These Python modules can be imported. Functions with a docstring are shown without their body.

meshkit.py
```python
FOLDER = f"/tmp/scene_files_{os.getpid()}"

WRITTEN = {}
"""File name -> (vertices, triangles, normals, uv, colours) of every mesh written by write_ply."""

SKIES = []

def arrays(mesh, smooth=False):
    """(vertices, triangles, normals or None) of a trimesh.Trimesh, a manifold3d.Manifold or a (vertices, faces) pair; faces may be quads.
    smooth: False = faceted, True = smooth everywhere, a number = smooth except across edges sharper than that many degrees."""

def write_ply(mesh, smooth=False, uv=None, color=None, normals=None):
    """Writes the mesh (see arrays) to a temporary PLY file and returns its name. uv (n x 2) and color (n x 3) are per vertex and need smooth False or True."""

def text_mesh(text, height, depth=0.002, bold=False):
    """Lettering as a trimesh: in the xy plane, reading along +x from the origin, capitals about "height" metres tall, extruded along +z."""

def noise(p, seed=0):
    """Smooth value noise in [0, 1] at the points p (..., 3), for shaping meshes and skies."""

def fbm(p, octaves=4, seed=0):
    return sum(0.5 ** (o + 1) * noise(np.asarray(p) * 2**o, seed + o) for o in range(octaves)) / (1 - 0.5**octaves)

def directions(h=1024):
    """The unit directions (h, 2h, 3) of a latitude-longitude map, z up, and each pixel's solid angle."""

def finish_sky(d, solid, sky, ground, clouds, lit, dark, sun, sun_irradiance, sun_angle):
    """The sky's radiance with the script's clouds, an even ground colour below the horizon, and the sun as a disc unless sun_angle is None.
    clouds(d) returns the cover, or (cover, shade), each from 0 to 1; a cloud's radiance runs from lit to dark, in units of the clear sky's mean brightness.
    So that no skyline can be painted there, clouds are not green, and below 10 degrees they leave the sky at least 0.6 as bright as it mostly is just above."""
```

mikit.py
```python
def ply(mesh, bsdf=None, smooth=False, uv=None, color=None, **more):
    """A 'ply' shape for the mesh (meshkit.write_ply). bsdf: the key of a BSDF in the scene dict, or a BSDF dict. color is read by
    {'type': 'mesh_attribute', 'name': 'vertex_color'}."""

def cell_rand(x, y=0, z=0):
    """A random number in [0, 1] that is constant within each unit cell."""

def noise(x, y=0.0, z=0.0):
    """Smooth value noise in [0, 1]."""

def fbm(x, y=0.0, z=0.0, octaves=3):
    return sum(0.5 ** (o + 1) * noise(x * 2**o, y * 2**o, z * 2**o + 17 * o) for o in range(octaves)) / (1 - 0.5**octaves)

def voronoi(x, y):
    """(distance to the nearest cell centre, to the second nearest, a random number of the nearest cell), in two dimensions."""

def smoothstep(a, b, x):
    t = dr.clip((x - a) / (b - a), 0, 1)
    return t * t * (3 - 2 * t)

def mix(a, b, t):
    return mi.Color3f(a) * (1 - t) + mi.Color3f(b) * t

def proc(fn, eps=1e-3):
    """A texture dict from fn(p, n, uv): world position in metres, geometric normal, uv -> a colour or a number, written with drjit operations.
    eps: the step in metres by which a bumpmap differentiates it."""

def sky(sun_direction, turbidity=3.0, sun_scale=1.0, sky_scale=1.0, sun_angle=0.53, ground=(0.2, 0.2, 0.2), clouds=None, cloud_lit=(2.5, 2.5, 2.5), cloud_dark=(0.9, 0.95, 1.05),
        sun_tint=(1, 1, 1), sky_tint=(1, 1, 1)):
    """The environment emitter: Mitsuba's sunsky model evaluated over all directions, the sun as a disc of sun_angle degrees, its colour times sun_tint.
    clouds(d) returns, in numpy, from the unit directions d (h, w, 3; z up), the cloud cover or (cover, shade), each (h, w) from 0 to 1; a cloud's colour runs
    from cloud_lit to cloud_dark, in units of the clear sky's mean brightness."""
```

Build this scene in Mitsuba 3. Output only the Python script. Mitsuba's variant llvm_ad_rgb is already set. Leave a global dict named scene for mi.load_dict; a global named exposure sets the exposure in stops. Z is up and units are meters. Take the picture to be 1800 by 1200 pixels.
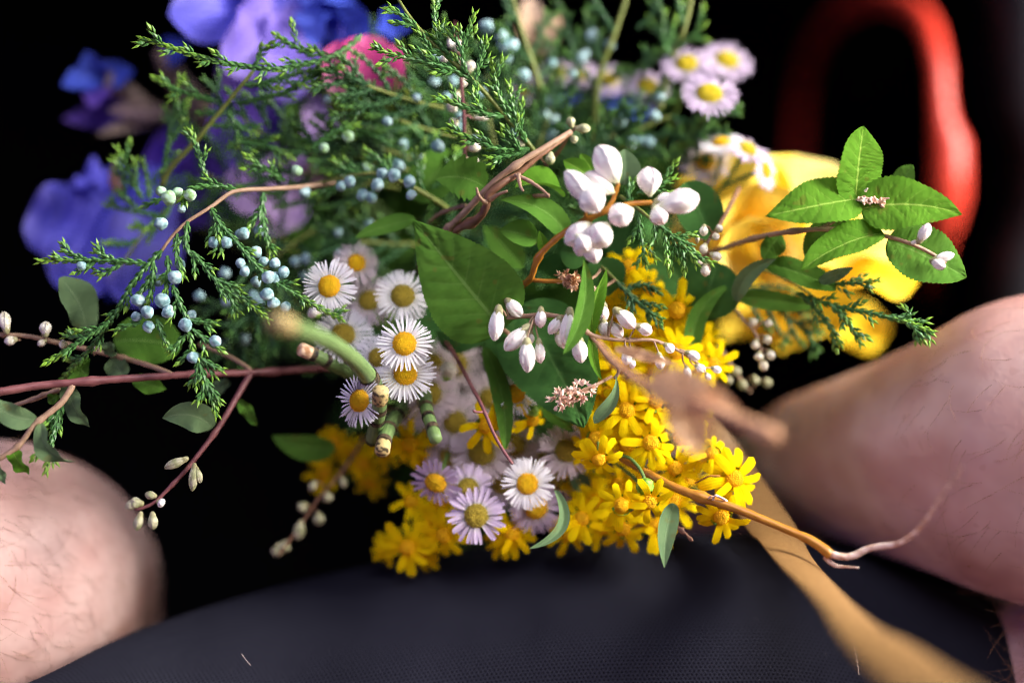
import math
import numpy as np, trimesh, manifold3d, drjit as dr
import mitsuba as mi, mikit, meshkit
from scipy.interpolate import PchipInterpolator
from mikit import proc, fbm, noise, smoothstep, mix, cell_rand, voronoi

T = mi.ScalarTransform4f
# ------------------------------------------------------------------ camera, light, exposure
F = 0.375                       # focus distance, metres
HFOV = 42.0
PITCH = math.radians(50)
O = np.array([0, 0, 0.30])      # the point of the bouquet in focus
fwd = np.array([0, math.cos(PITCH), -math.sin(PITCH)])
upv = np.array([0, math.sin(PITCH), math.cos(PITCH)])
R3 = np.stack([[1.0, 0, 0], upv, -fwd], 1)      # view axes (right, up, back) in world
C = O - fwd * F
SPX = 2 * F * math.tan(math.radians(HFOV / 2)) / 1800   # metres per photo pixel at the focus distance
exposure = 0.72
scene = {'type': 'scene'}
labels = {}


def world(v):
    return np.asarray(v, float) @ R3.T + C


def rect_lamp(pos, aim, w, h, rgb):
    p, a = world(pos), world(aim)
    return {'type': 'rectangle', 'to_world': T().look_at(origin=p.tolist(), target=a.tolist(), up=[0, 0.1, 1]) @ T().scale([w / 2, h / 2, 1]),
            'emitter': {'type': 'area', 'radiance': {'type': 'rgb', 'value': list(rgb)}}}


scene['camera'] = {'type': 'thinlens', 'fov': HFOV, 'fov_axis': 'x', 'aperture_radius': 0.0105, 'focus_distance': F, 'near_clip': 0.02, 'far_clip': 50.0,
                   'to_world': T().look_at(origin=C.tolist(), target=O.tolist(), up=[0, 0, 1])}
# daylight through the openings of the car: the open door at the right, the windscreen above, a side window at the left
scene['door_opening'] = rect_lamp([0.58, 0.27, -0.18], [0.08, 0, -0.38], 0.30, 0.30, (32.0, 30.2, 27.6))
scene['windscreen'] = rect_lamp([0.10, 0.56, 0.16], [0, 0, -0.40], 0.62, 0.36, (3.1, 3.0, 3.5))
scene['side_window'] = rect_lamp([-0.68, 0.05, -0.02], [-0.1, -.05, -0.38], 0.34, 0.30, (1.0, 0.72, 2.2))
for k in ('door_opening', 'windscreen', 'side_window'):
    labels[k] = {'kind': 'structure'}

rng = np.random.default_rng(11)
MV = np.eye(4)
MV[:3, :3], MV[:3, 3] = R3, C


# ------------------------------------------------------------------ helpers
def V(px, py, d=0.0):
    """view point of a photo pixel at d metres behind (+) the focus plane"""
    k = SPX * (F + d) / F
    return np.array([(px - 900) * k, -(py - 600) * k, -(F + d)])


def S(d=0.0):
    return SPX * (F + d) / F


def nrm(a):
    a = np.asarray(a, float)
    return a / (np.linalg.norm(a, axis=-1, keepdims=True) + 1e-15)


def path(pts, n=24):
    """smooth path through (px, py, d[, r]) points; r in pixels becomes metres"""
    q = []
    for p in pts:
        p = tuple(p)
        d = p[2] if len(p) > 2 else 0.0
        q.append(list(V(p[0], p[1], d)) + [p[3] * S(d) if len(p) > 3 else 0])
    return curve(np.array(q), n)


def curve(q, n):
    t = np.concatenate([[0], np.cumsum(np.linalg.norm(np.diff(q[:, :3], axis=0), axis=1) + 1e-9)])
    s = np.linspace(0, t[-1], n)
    return PchipInterpolator(t, q)(s) if len(q) > 2 else q[0] + (q[-1] - q[0]) * (s / t[-1])[:, None]


def frames(P):
    Tn = nrm(np.gradient(P, axis=0))
    a = np.cross(Tn[0], [0, 0, 1.0])
    if np.linalg.norm(a) < 1e-3:
        a = np.cross(Tn[0], [0, 1.0, 0])
    N = [nrm(a)]
    for i in range(1, len(P)):
        v = N[-1] - Tn[i] * np.dot(N[-1], Tn[i])
        N.append(nrm(v))
    N = np.array(N)
    return Tn, N, np.cross(Tn, N)


def tube(P, r, sides=8, cap=True, wob=0.0):
    P = np.asarray(P, float)
    n = len(P)
    r = np.broadcast_to(np.asarray(r, float), (n,))
    Tn, A, B = frames(P)
    ang = np.arange(sides + 1) * 2 * np.pi / sides
    rr = r[:, None] * (1 + wob * rng.normal(size=(n, sides + 1))) if wob else np.repeat(r[:, None], sides + 1, 1)
    rr[:, -1] = rr[:, 0]
    v = P[:, None] + rr[..., None] * (np.cos(ang)[None, :, None] * A[:, None] + np.sin(ang)[None, :, None] * B[:, None])
    L = np.concatenate([[0], np.cumsum(np.linalg.norm(np.diff(P, axis=0), axis=1))])
    uv = np.stack([np.repeat((L / max(L[-1], 1e-9))[:, None], sides + 1, 1), np.repeat((ang / (2 * np.pi))[None], n, 0)], -1)
    v, uv = v.reshape(-1, 3), uv.reshape(-1, 2)
    i, j = np.meshgrid(np.arange(n - 1), np.arange(sides), indexing='ij')
    a = (i * (sides + 1) + j).ravel()
    f = np.vstack([np.stack([a, a + 1, a + sides + 2], 1), np.stack([a, a + sides + 2, a + sides + 1], 1)])
    if cap:
        m = len(v)
        v = np.vstack([v, P[0] - Tn[0] * r[0] * .4, P[-1] + Tn[-1] * r[-1] * .4])
        uv = np.vstack([uv, [0, .5], [1, .5]])
        jj = np.arange(sides)
        o = (n - 1) * (sides + 1)
        f = np.vstack([f, np.stack([jj + 1, jj, jj * 0 + m], 1), np.stack([o + jj, o + jj + 1, jj * 0 + m + 1], 1)])
    return v, f, uv


def grid(Pg, uvg=None):
    """(n, m, 3) points to a mesh"""
    n, m = Pg.shape[:2]
    i, j = np.meshgrid(np.arange(n - 1), np.arange(m - 1), indexing='ij')
    a = (i * m + j).ravel()
    f = np.vstack([np.stack([a, a + 1, a + m + 1], 1), np.stack([a, a + m + 1, a + m], 1)])
    if uvg is None:
        uvg = np.stack(np.meshgrid(np.linspace(0, 1, n), np.linspace(0, 1, m), indexing='ij'), -1)
    return Pg.reshape(-1, 3), f, uvg.reshape(-1, 2)


def cat(ms):
    v, f, u, k = [], [], [], 0
    for m in ms:
        v.append(m[0]); f.append(m[1] + k); u.append(m[2]); k += len(m[0])
    return np.vstack(v), np.vstack(f), np.vstack(u)


count = {}


def numbered(name):
    count[name] = count.get(name, -1) + 1
    return name if count[name] == 0 else f'{name}_{count[name]:03d}'


def thing(name, label, category, group=None):
    key = numbered(name)
    labels[key] = {'label': label, 'category': category}
    if group:
        labels[key]['group'] = group
    return key


def put(parent, name, mesh, bsdf, smooth=True, kind=None, label=None):
    key = numbered(parent + '__' + name if parent else name)
    v, f, uv = mesh
    scene[key] = mikit.ply((world(v), f), bsdf, smooth=smooth, uv=uv)
    if kind or label:
        labels[key] = {k: x for k, x in (('kind', kind), ('label', label)) if x}
    return key


class Proto:
    """a mesh shared by many entries: only the matrix differs"""
    def __init__(self, mesh, bsdf, smooth=True):
        v, f, uv = mesh
        self.d = mikit.ply((v, f), bsdf, smooth=smooth, uv=uv)
        self.cache = {bsdf: self.d}

    def put(self, parent, name, M, bsdf=None, label=None, kind=None):
        key = numbered(parent + '__' + name)
        d = dict(self.d)
        if bsdf:
            d['bsdf'] = {'type': 'ref', 'id': bsdf}
        d['to_world'] = T((MV @ M).tolist())
        scene[key] = d
        if label or kind:
            labels[key] = {k: x for k, x in (('kind', kind), ('label', label)) if x}
        return key


def frame_mat(o, x, y, z):
    M = np.eye(4)
    M[:3, 0], M[:3, 1], M[:3, 2], M[:3, 3] = x, y, z, o
    return M


def facing(n, spin=0.0):
    z = nrm(n)
    x = nrm(np.cross([0, 1.0, 0.01], z))
    y = np.cross(z, x)
    c, s = math.cos(spin), math.sin(spin)
    return x * c + y * s, y * c - x * s, z


# ------------------------------------------------------------------ materials
def rgbt(c):
    return {'type': 'rgb', 'value': list(c)}


def mat(name, color, rough=0.5, spec=0.5, **k):
    c = proc(color) if callable(color) else rgbt(color)
    scene[name] = {'type': 'twosided', 'bsdf': {'type': 'principled', 'base_color': c, 'roughness': rough, 'specular': spec, **k}}


def bumped(name, color, bump, rough=0.5, spec=0.5, eps=2e-4, **k):
    c = proc(color) if callable(color) else rgbt(color)
    scene[name] = {'type': 'twosided', 'bsdf': {'type': 'bumpmap', 'arbitrary': {**proc(bump, eps=eps)}, 'scale': 1.0,
                   'bsdf': {'type': 'principled', 'base_color': c, 'roughness': rough, 'specular': spec, **k}}}


def thin(name, color, rough=0.5, trans=0.5, **k):
    c = proc(color) if callable(color) else rgbt(color)
    scene[name] = {'type': 'principledthin', 'base_color': c, 'roughness': rough, 'diff_trans': trans, 'eta': 1.4, 'spec_trans': 0.0, **k}


NV = 7.0


def leaf_tex(lo, hi, vein, strength=1.0):
    def fn(p, n, uv):
        u, v = uv.x, dr.abs(uv.y * 2 - 1)
        ph = u * NV - v * 2.1 * (1 - 0.45 * u)
        side = dr.abs(ph - dr.floor(ph) - 0.5) * 2           # 1 on a side vein
        ribs = smoothstep(0.80, 1.0, side) * (1 - v) * 0.55
        mid = smoothstep(0.055, 0.015, v)
        a = fbm(p.x * 260, p.y * 260, p.z * 260)
        fine = noise(p.x * 2200, p.y * 2200, p.z * 2200)
        base = mix(lo, hi, dr.clip(a * 1.1 + fine * 0.25 - 0.2, 0, 1))
        c = mix(base, vein, dr.clip((ribs * 0.55 + mid * 0.8) * strength, 0, 1))
        spot = smoothstep(0.80, 0.86, noise(p.x * 420 + 9, p.y * 420, p.z * 420)) * 0.35
        return mix(c, (0.16, 0.13, 0.03), spot)
    return fn


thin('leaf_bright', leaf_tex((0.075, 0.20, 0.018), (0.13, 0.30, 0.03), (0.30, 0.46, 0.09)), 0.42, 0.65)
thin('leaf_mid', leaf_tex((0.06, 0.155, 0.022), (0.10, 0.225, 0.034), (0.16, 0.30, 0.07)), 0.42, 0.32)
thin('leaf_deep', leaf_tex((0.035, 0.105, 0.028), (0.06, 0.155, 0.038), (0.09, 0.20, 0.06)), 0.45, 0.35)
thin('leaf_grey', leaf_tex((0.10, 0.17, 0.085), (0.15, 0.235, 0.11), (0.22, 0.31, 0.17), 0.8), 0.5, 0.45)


def jun_tex(lo, hi, tipc):
    def fn(p, n, uv):
        a = noise(p.x * 300, p.y * 300, p.z * 300)
        c = mix(lo, hi, dr.clip(uv.y * 0.6 + a * 0.5, 0, 1))
        return mix(c, tipc, smoothstep(0.62, 1.0, uv.x) * 0.85)
    return fn


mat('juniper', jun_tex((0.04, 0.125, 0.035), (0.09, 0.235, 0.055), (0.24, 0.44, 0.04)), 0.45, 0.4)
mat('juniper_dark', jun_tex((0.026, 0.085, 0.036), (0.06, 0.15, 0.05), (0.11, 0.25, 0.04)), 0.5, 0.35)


def twig_tex(a, b, freq=500.0):
    def fn(p, n, uv):
        t = fbm(uv.x * 40, uv.y * 5, p.x * 60)
        g = noise(p.x * freq, p.y * freq, p.z * freq)
        return mix(a, b, dr.clip(t * 0.8 + g * 0.6 - 0.2, 0, 1))
    return fn


mat('twig_olive', twig_tex((0.10, 0.14, 0.02), (0.22, 0.25, 0.05)), 0.55)
mat('twig_tan', twig_tex((0.22, 0.12, 0.07), (0.46, 0.30, 0.20)), 0.6)
mat('twig_brown', twig_tex((0.11, 0.045, 0.022), (0.30, 0.15, 0.085)), 0.6)
mat('twig_red', twig_tex((0.11, 0.03, 0.035), (0.27, 0.10, 0.10)), 0.5)
mat('twig_orange', twig_tex((0.32, 0.11, 0.012), (0.52, 0.24, 0.03)), 0.35)
mat('stem_green', twig_tex((0.07, 0.15, 0.03), (0.14, 0.24, 0.05)), 0.5)


def berry_tex(a, b):
    def fn(p, n, uv):
        t = fbm(p.x * 700, p.y * 700, p.z * 700)
        return mix(a, b, smoothstep(0.35, 0.62, t))
    return fn


mat('berry_blue', berry_tex((0.17, 0.31, 0.33), (0.40, 0.56, 0.58)), 0.7, 0.2)
mat('berry_green', berry_tex((0.22, 0.40, 0.12), (0.40, 0.60, 0.42)), 0.7, 0.2)


def bud_tex(p, n, uv):
    # white, blushed pink towards the tip and along the seams, with fine pink specks
    seam = dr.abs(dr.sin(uv.y * 5 * math.pi))
    pink = smoothstep(0.25, 0.0, seam) * 0.45 * smoothstep(0.1, 0.7, uv.x) + smoothstep(0.40, 1.0, uv.x) * 0.26 * smoothstep(0.45, 0.7, noise(p.x * 130, p.y * 130, p.z * 130))
    speck = smoothstep(0.72, 0.80, noise(p.x * 2600, p.y * 2600, p.z * 2600)) * smoothstep(0.3, 0.8, uv.x) * 0.5
    c = mix((0.86, 0.83, 0.79), (0.80, 0.34, 0.46), dr.clip(pink + speck, 0, 0.75))
    return mix((0.62, 0.64, 0.40), c, smoothstep(0.0, 0.28, uv.x))


mat('bud_white', bud_tex, 0.45, 0.4, sheen=0.3)
mat('bud_cream', berry_tex((0.55, 0.50, 0.36), (0.80, 0.76, 0.66)), 0.5, 0.3)
mat('bud_olive', berry_tex((0.30, 0.31, 0.16), (0.48, 0.46, 0.30)), 0.55, 0.3)
mat('calyx', berry_tex((0.27, 0.25, 0.12), (0.42, 0.40, 0.22)), 0.6, 0.3)
mat('calyx_green', berry_tex((0.12, 0.26, 0.03), (0.30, 0.48, 0.06)), 0.5, 0.3)


def ray_tex(tip, base):
    def fn(p, n, uv):
        streak = noise(uv.y * 9, p.x * 300, p.y * 300)
        return mix(base, tip, smoothstep(0.0, 0.5, uv.x)) * (0.90 + 0.12 * streak)
    return fn


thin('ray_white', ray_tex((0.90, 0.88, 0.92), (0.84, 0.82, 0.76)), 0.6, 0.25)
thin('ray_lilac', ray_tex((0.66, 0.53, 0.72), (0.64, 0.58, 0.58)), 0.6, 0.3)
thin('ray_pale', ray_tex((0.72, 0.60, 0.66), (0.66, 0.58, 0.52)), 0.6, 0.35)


def disc_tex(rim, mid):
    def fn(p, n, uv):
        g = noise(p.x * 2500, p.y * 2500, p.z * 2500)
        return mix(mid, rim, smoothstep(0.2, 1.0, uv.x)) * (0.75 + 0.4 * g)
    return fn


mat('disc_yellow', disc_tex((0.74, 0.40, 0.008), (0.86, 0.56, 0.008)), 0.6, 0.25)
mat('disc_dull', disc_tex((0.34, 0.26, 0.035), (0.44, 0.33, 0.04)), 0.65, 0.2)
mat('disc_lime', disc_tex((0.55, 0.44, 0.02), (0.66, 0.52, 0.02)), 0.6, 0.25)
mat('disc_orange', disc_tex((0.88, 0.46, 0.004), (0.92, 0.56, 0.005)), 0.6, 0.25)


def rag_tex(p, n, uv):
    ribs = dr.abs(dr.sin(uv.y * 4 * math.pi))
    return mix(mix((0.93, 0.56, 0.003), (0.96, 0.70, 0.005), smoothstep(0, 0.6, uv.x)), (0.86, 0.48, 0.004), smoothstep(0.55, 0.8, noise(p.x * 160, p.y * 160, p.z * 160)) * 0.5) * (0.80 + 0.20 * ribs)


thin('ray_yellow', rag_tex, 0.5, 0.4)


def petal_tex(a, b, c, fr=26.0):
    def fn(p, n, uv):
        streak = fbm(uv.y * fr, uv.x * 2.5, p.x * 30)
        m = fbm(p.x * 55, p.y * 55, p.z * 55)
        return mix(mix(a, b, smoothstep(0.3, 0.7, streak)), c, smoothstep(0.45, 0.75, m))
    return fn


thin('petal_violet', petal_tex((0.05, 0.05, 0.44), (0.17, 0.16, 0.74), (0.28, 0.26, 0.82)), 0.6, 0.45)
thin('petal_blue', petal_tex((0.025, 0.04, 0.36), (0.08, 0.13, 0.64), (0.13, 0.18, 0.72)), 0.6, 0.45)
thin('petal_purple', petal_tex((0.07, 0.03, 0.28), (0.15, 0.08, 0.48), (0.22, 0.13, 0.56)), 0.6, 0.45)
thin('petal_lilac', petal_tex((0.38, 0.24, 0.58), (0.50, 0.34, 0.66), (0.56, 0.40, 0.64)), 0.55, 0.6)
thin('petal_iris', petal_tex((0.24, 0.17, 0.68), (0.34, 0.25, 0.76), (0.42, 0.32, 0.78)), 0.55, 0.6)
thin('petal_yellow', petal_tex((0.92, 0.66, 0.07), (0.94, 0.73, 0.14), (0.95, 0.80, 0.30), 14), 0.55, 0.4)
thin('petal_amber', petal_tex((0.90, 0.55, 0.02), (0.92, 0.65, 0.04), (0.93, 0.72, 0.10), 14), 0.55, 0.4)
thin('petal_pink', petal_tex((0.72, 0.06, 0.28), (0.80, 0.16, 0.40), (0.82, 0.34, 0.48)), 0.5, 0.5)
thin('petal_tan', petal_tex((0.30, 0.22, 0.16), (0.38, 0.28, 0.22), (0.34, 0.22, 0.26)), 0.6, 0.5)


def sepal_tex(p, n, uv):
    m = fbm(p.x * 60, p.y * 60, p.z * 60)
    return mix((0.08, 0.16, 0.015), (0.20, 0.25, 0.03), smoothstep(0.3, 0.7, m))


mat('sepal', sepal_tex, 0.5, 0.3)


def horse_tex(p, n, uv):
    rid = dr.abs(dr.sin(uv.y * 12 * math.pi))
    g = fbm(p.x * 200, p.y * 200, p.z * 200)
    return mix((0.08, 0.15, 0.045), (0.17, 0.26, 0.09), dr.clip(rid * 0.5 + g * 0.6, 0, 1))


mat('horsetail_green', horse_tex, 0.5, 0.4)
mat('horsetail_band', berry_tex((0.012, 0.010, 0.008), (0.10, 0.07, 0.04)), 0.6, 0.3)


def tip_tex(p, n, uv):
    s = smoothstep(0.50, 0.60, noise(p.x * 1300, p.y * 1300, p.z * 1300))
    return mix((0.50, 0.38, 0.16), (0.03, 0.02, 0.012), s * 0.9)


mat('horsetail_tip', tip_tex, 0.6, 0.3)
mat('dried', berry_tex((0.42, 0.21, 0.10), (0.78, 0.56, 0.38)), 0.65, 0.25)
mat('dried_pale', berry_tex((0.58, 0.34, 0.24), (0.88, 0.70, 0.60)), 0.65, 0.25)
thin('dried_leaf', petal_tex((0.58, 0.33, 0.17), (0.74, 0.48, 0.30), (0.78, 0.56, 0.40)), 0.6, 0.5)
mat('dried_twig', twig_tex((0.44, 0.20, 0.09), (0.66, 0.38, 0.22)), 0.6)


def ribbon_tex(p, n, uv):
    w = noise(uv.x * 700, uv.y * 60, 0)
    return mix((0.17, 0.088, 0.028), (0.23, 0.128, 0.046), w)


mat('ribbon', ribbon_tex, 0.6, 0.3, sheen=0.3)
mat('red_plastic', lambda p, n, uv: mix((0.56, 0.035, 0.02), (0.64, 0.055, 0.03), noise(p.x * 30, p.y * 30, p.z * 30)), 0.38, 0.5)


def cloth_u(uv):
    return uv.x * 0.42 / 0.00130, uv.y * 0.30 / 0.00108


def cloth_tex(p, n, uv):
    a, b = cloth_u(uv)
    row = dr.floor(b)
    aa = a + 0.5 * (row - 2 * dr.floor(row * 0.5))
    dx, dy = aa - dr.floor(aa) - 0.5, b - row - 0.5
    hole = smoothstep(0.42, 0.18, dr.sqrt(dx * dx * 1.6 + dy * dy))
    soft = fbm(p.x * 40, p.y * 40, p.z * 40)
    lint = smoothstep(0.955, 0.975, noise(p.x * 900, p.y * 900, p.z * 900)) * 0.4
    c = mix((0.015, 0.0155, 0.024), (0.023, 0.0235, 0.036), soft) * (1 - 0.55 * hole)
    return mix(c, (0.12, 0.11, 0.11), lint * 0.5)


def cloth_bump(p, n, uv):
    a, b = cloth_u(uv)
    row = dr.floor(b)
    aa = a + 0.5 * (row - 2 * dr.floor(row * 0.5))
    dx, dy = aa - dr.floor(aa) - 0.5, b - row - 0.5
    return -0.00022 * smoothstep(0.45, 0.15, dr.sqrt(dx * dx * 1.6 + dy * dy))


bumped('navy_cloth', cloth_tex, cloth_bump, 0.9, 0.04, eps=1.2e-4, sheen=0.08)


def skin_tex(p, n, uv):
    a = fbm(p.x * 45, p.y * 45, p.z * 45)
    b = fbm(p.x * 110 + 5, p.y * 110, p.z * 110)
    c = mix((0.49, 0.275, 0.245), (0.64, 0.435, 0.40), smoothstep(0.3, 0.7, a))
    c = mix(c, (0.49, 0.23, 0.21), smoothstep(0.35, 0.85, b) * 0.4)
    dots = smoothstep(0.82, 0.9, noise(p.x * 330, p.y * 330, p.z * 330)) * 0.16
    return mix(c, (0.34, 0.13, 0.09), dots)


def skin_bump(p, n, uv):
    return 0.00005 * fbm(p.x * 420, p.y * 420, p.z * 420) + 0.00006 * noise(p.x * 1300, p.y * 1300, p.z * 1300)


bumped('skin', skin_tex, skin_bump, 0.5, 0.35, eps=3e-4)
mat('hair_red', lambda p, n, uv: mix((0.22, 0.09, 0.04), (0.40, 0.20, 0.10), uv.x), 0.4, 0.5)
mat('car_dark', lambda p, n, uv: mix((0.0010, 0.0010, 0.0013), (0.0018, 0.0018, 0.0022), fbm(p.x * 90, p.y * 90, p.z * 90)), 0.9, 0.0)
mat('car_panel', lambda p, n, uv: mix((0.010, 0.010, 0.013), (0.014, 0.014, 0.018), fbm(p.x * 60, p.y * 60, p.z * 60)), 0.6, 0.3)

# ------------------------------------------------------------------ the setting: dark car interior
def slab(name, pts, t, bsdf):
    """a slab between view points: 4 corners and a thickness along their normal"""
    p = world(np.array(pts))
    n = nrm(np.cross(p[1] - p[0], p[3] - p[0])) * t
    v = np.vstack([p, p - n])
    f = np.array([[0, 1, 2], [0, 2, 3], [4, 6, 5], [4, 7, 6], [0, 4, 5], [0, 5, 1], [1, 5, 6], [1, 6, 2], [2, 6, 7], [2, 7, 3], [3, 7, 4], [3, 4, 0]])
    scene[name] = mikit.ply((v, f), bsdf, smooth=False)
    labels[name] = {'kind': 'structure'}


def flat_world(name, x0, x1, y0, y1, z, bsdf):
    v = np.array([[x0, y0, z], [x1, y0, z], [x1, y1, z], [x0, y1, z]], float)
    scene[name] = mikit.ply((np.vstack([v, v - [0, 0, 0.03]]), np.array([[0, 1, 2], [0, 2, 3], [4, 6, 5], [4, 7, 6], [0, 4, 5], [0, 5, 1], [1, 5, 6], [1, 6, 2], [2, 6, 7], [2, 7, 3], [3, 7, 4], [3, 4, 0]])), bsdf)
    labels[name] = {'kind': 'structure'}


flat_world('floor', -1.2, 1.2, -0.8, 1.3, -0.28, 'car_dark')
v = np.array([[-1.2, 1.0, -0.27], [1.2, 1.0, -0.27], [1.2, 1.0, 0.6], [-1.2, 1.0, 0.6]])
scene['wall'] = mikit.ply((np.vstack([v, v + [0, 0.03, 0]]), np.array([[0, 1, 2], [0, 2, 3], [4, 6, 5], [4, 7, 6], [0, 4, 5], [0, 5, 1], [1, 5, 6], [1, 6, 2], [2, 6, 7], [2, 7, 3], [3, 7, 4], [3, 4, 0]])), 'car_dark')
labels['wall'] = {'kind': 'structure'}

# ------------------------------------------------------------------ leaf-like sheets
def sheet(base, tip, w, bend=0.0, side=0.0, nor=(0, 0, 1), fold=0.25, serr=0.0, ns=28, nw=8, prof=(0.6, 0.9), quilt=0.0, ruf=0.0, rufk=3.0, curl=0.0, cup=0.0, teeth=22, twist=0.0, ph=0.0, serrpow=1.0):
    base, tip = np.asarray(base, float), np.asarray(tip, float)
    ax = tip - base
    L = np.linalg.norm(ax)
    ax = ax / L
    nor = np.asarray(nor, float)
    N0 = nrm(nor - ax * np.dot(nor, ax))
    B0 = np.cross(N0, ax)
    t = np.linspace(0, 1, ns)
    P = base + np.outer(t * L, ax) + np.outer(4 * t * (1 - t) * bend, N0) + np.outer(4 * t * (1 - t) * side, B0) + np.outer(curl * t ** 3, N0)
    Tn = nrm(np.gradient(P, axis=0))
    Bn = nrm(np.cross(N0, Tn))
    Nn = np.cross(Tn, Bn)
    if twist:
        a = twist * (t - 0.2)[:, None]
        Bn, Nn = Bn * np.cos(a) + Nn * np.sin(a), Nn * np.cos(a) - Bn * np.sin(a)
    a, b = prof
    tp = a / (a + b)
    wt = 0.5 * w * (np.clip(t, 0, 1) ** a) * ((1 - np.clip(t, 0, 1)) ** b) / (tp ** a * (1 - tp) ** b)
    vv = np.linspace(-1, 1, nw + 1)
    saw = (t * teeth) % 1.0
    G = np.zeros((ns, nw + 1, 3))
    for j, q in enumerate(vv):
        k = abs(q)
        ww = wt * q
        if k == 1 and serr:
            ww = ww * (1 + serr * (1 - saw ** serrpow) * (wt > 0.12 * w))
        z = k * wt * fold + cup * w * (q * q) * np.sin(np.pi * t)
        if quilt:
            phs = t * NV - k * 2.1 * (1 - 0.45 * t)
            s = np.abs(phs - np.floor(phs) - 0.5) * 2
            z = z + quilt * w * ((1 - s ** 3) * np.minimum(1, k * 5) * (1 - k ** 4) + 0.7 * meshkit.noise(np.stack([t * 34, t * 0 + q * 12, t * 0 + 3.0], -1)))
        if ruf:
            z = z + ruf * (k ** 1.5) * np.sin(rufk * 2 * np.pi * t + ph + (1.7 if q > 0 else 0)) * np.sin(np.pi * np.clip(t * 1.05, 0, 1)) ** 0.5
        G[:, j] = P + Bn * ww[:, None] + Nn * z[:, None]
    uvg = np.stack(np.meshgrid(t, (vv + 1) / 2, indexing='ij'), -1)
    return grid(G, uvg)


def pleaf(x0, y0, d0, x1, y1, d1, w, **k):
    """a leaf from photo pixels: base, tip, width in pixels"""
    s = S((d0 + d1) / 2)
    for q in ('bend', 'side', 'ruf', 'curl'):
        if q in k:
            k[q] = k[q] * s
    return sheet(V(x0, y0, d0), V(x1, y1, d1), w * s, **k)


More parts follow.
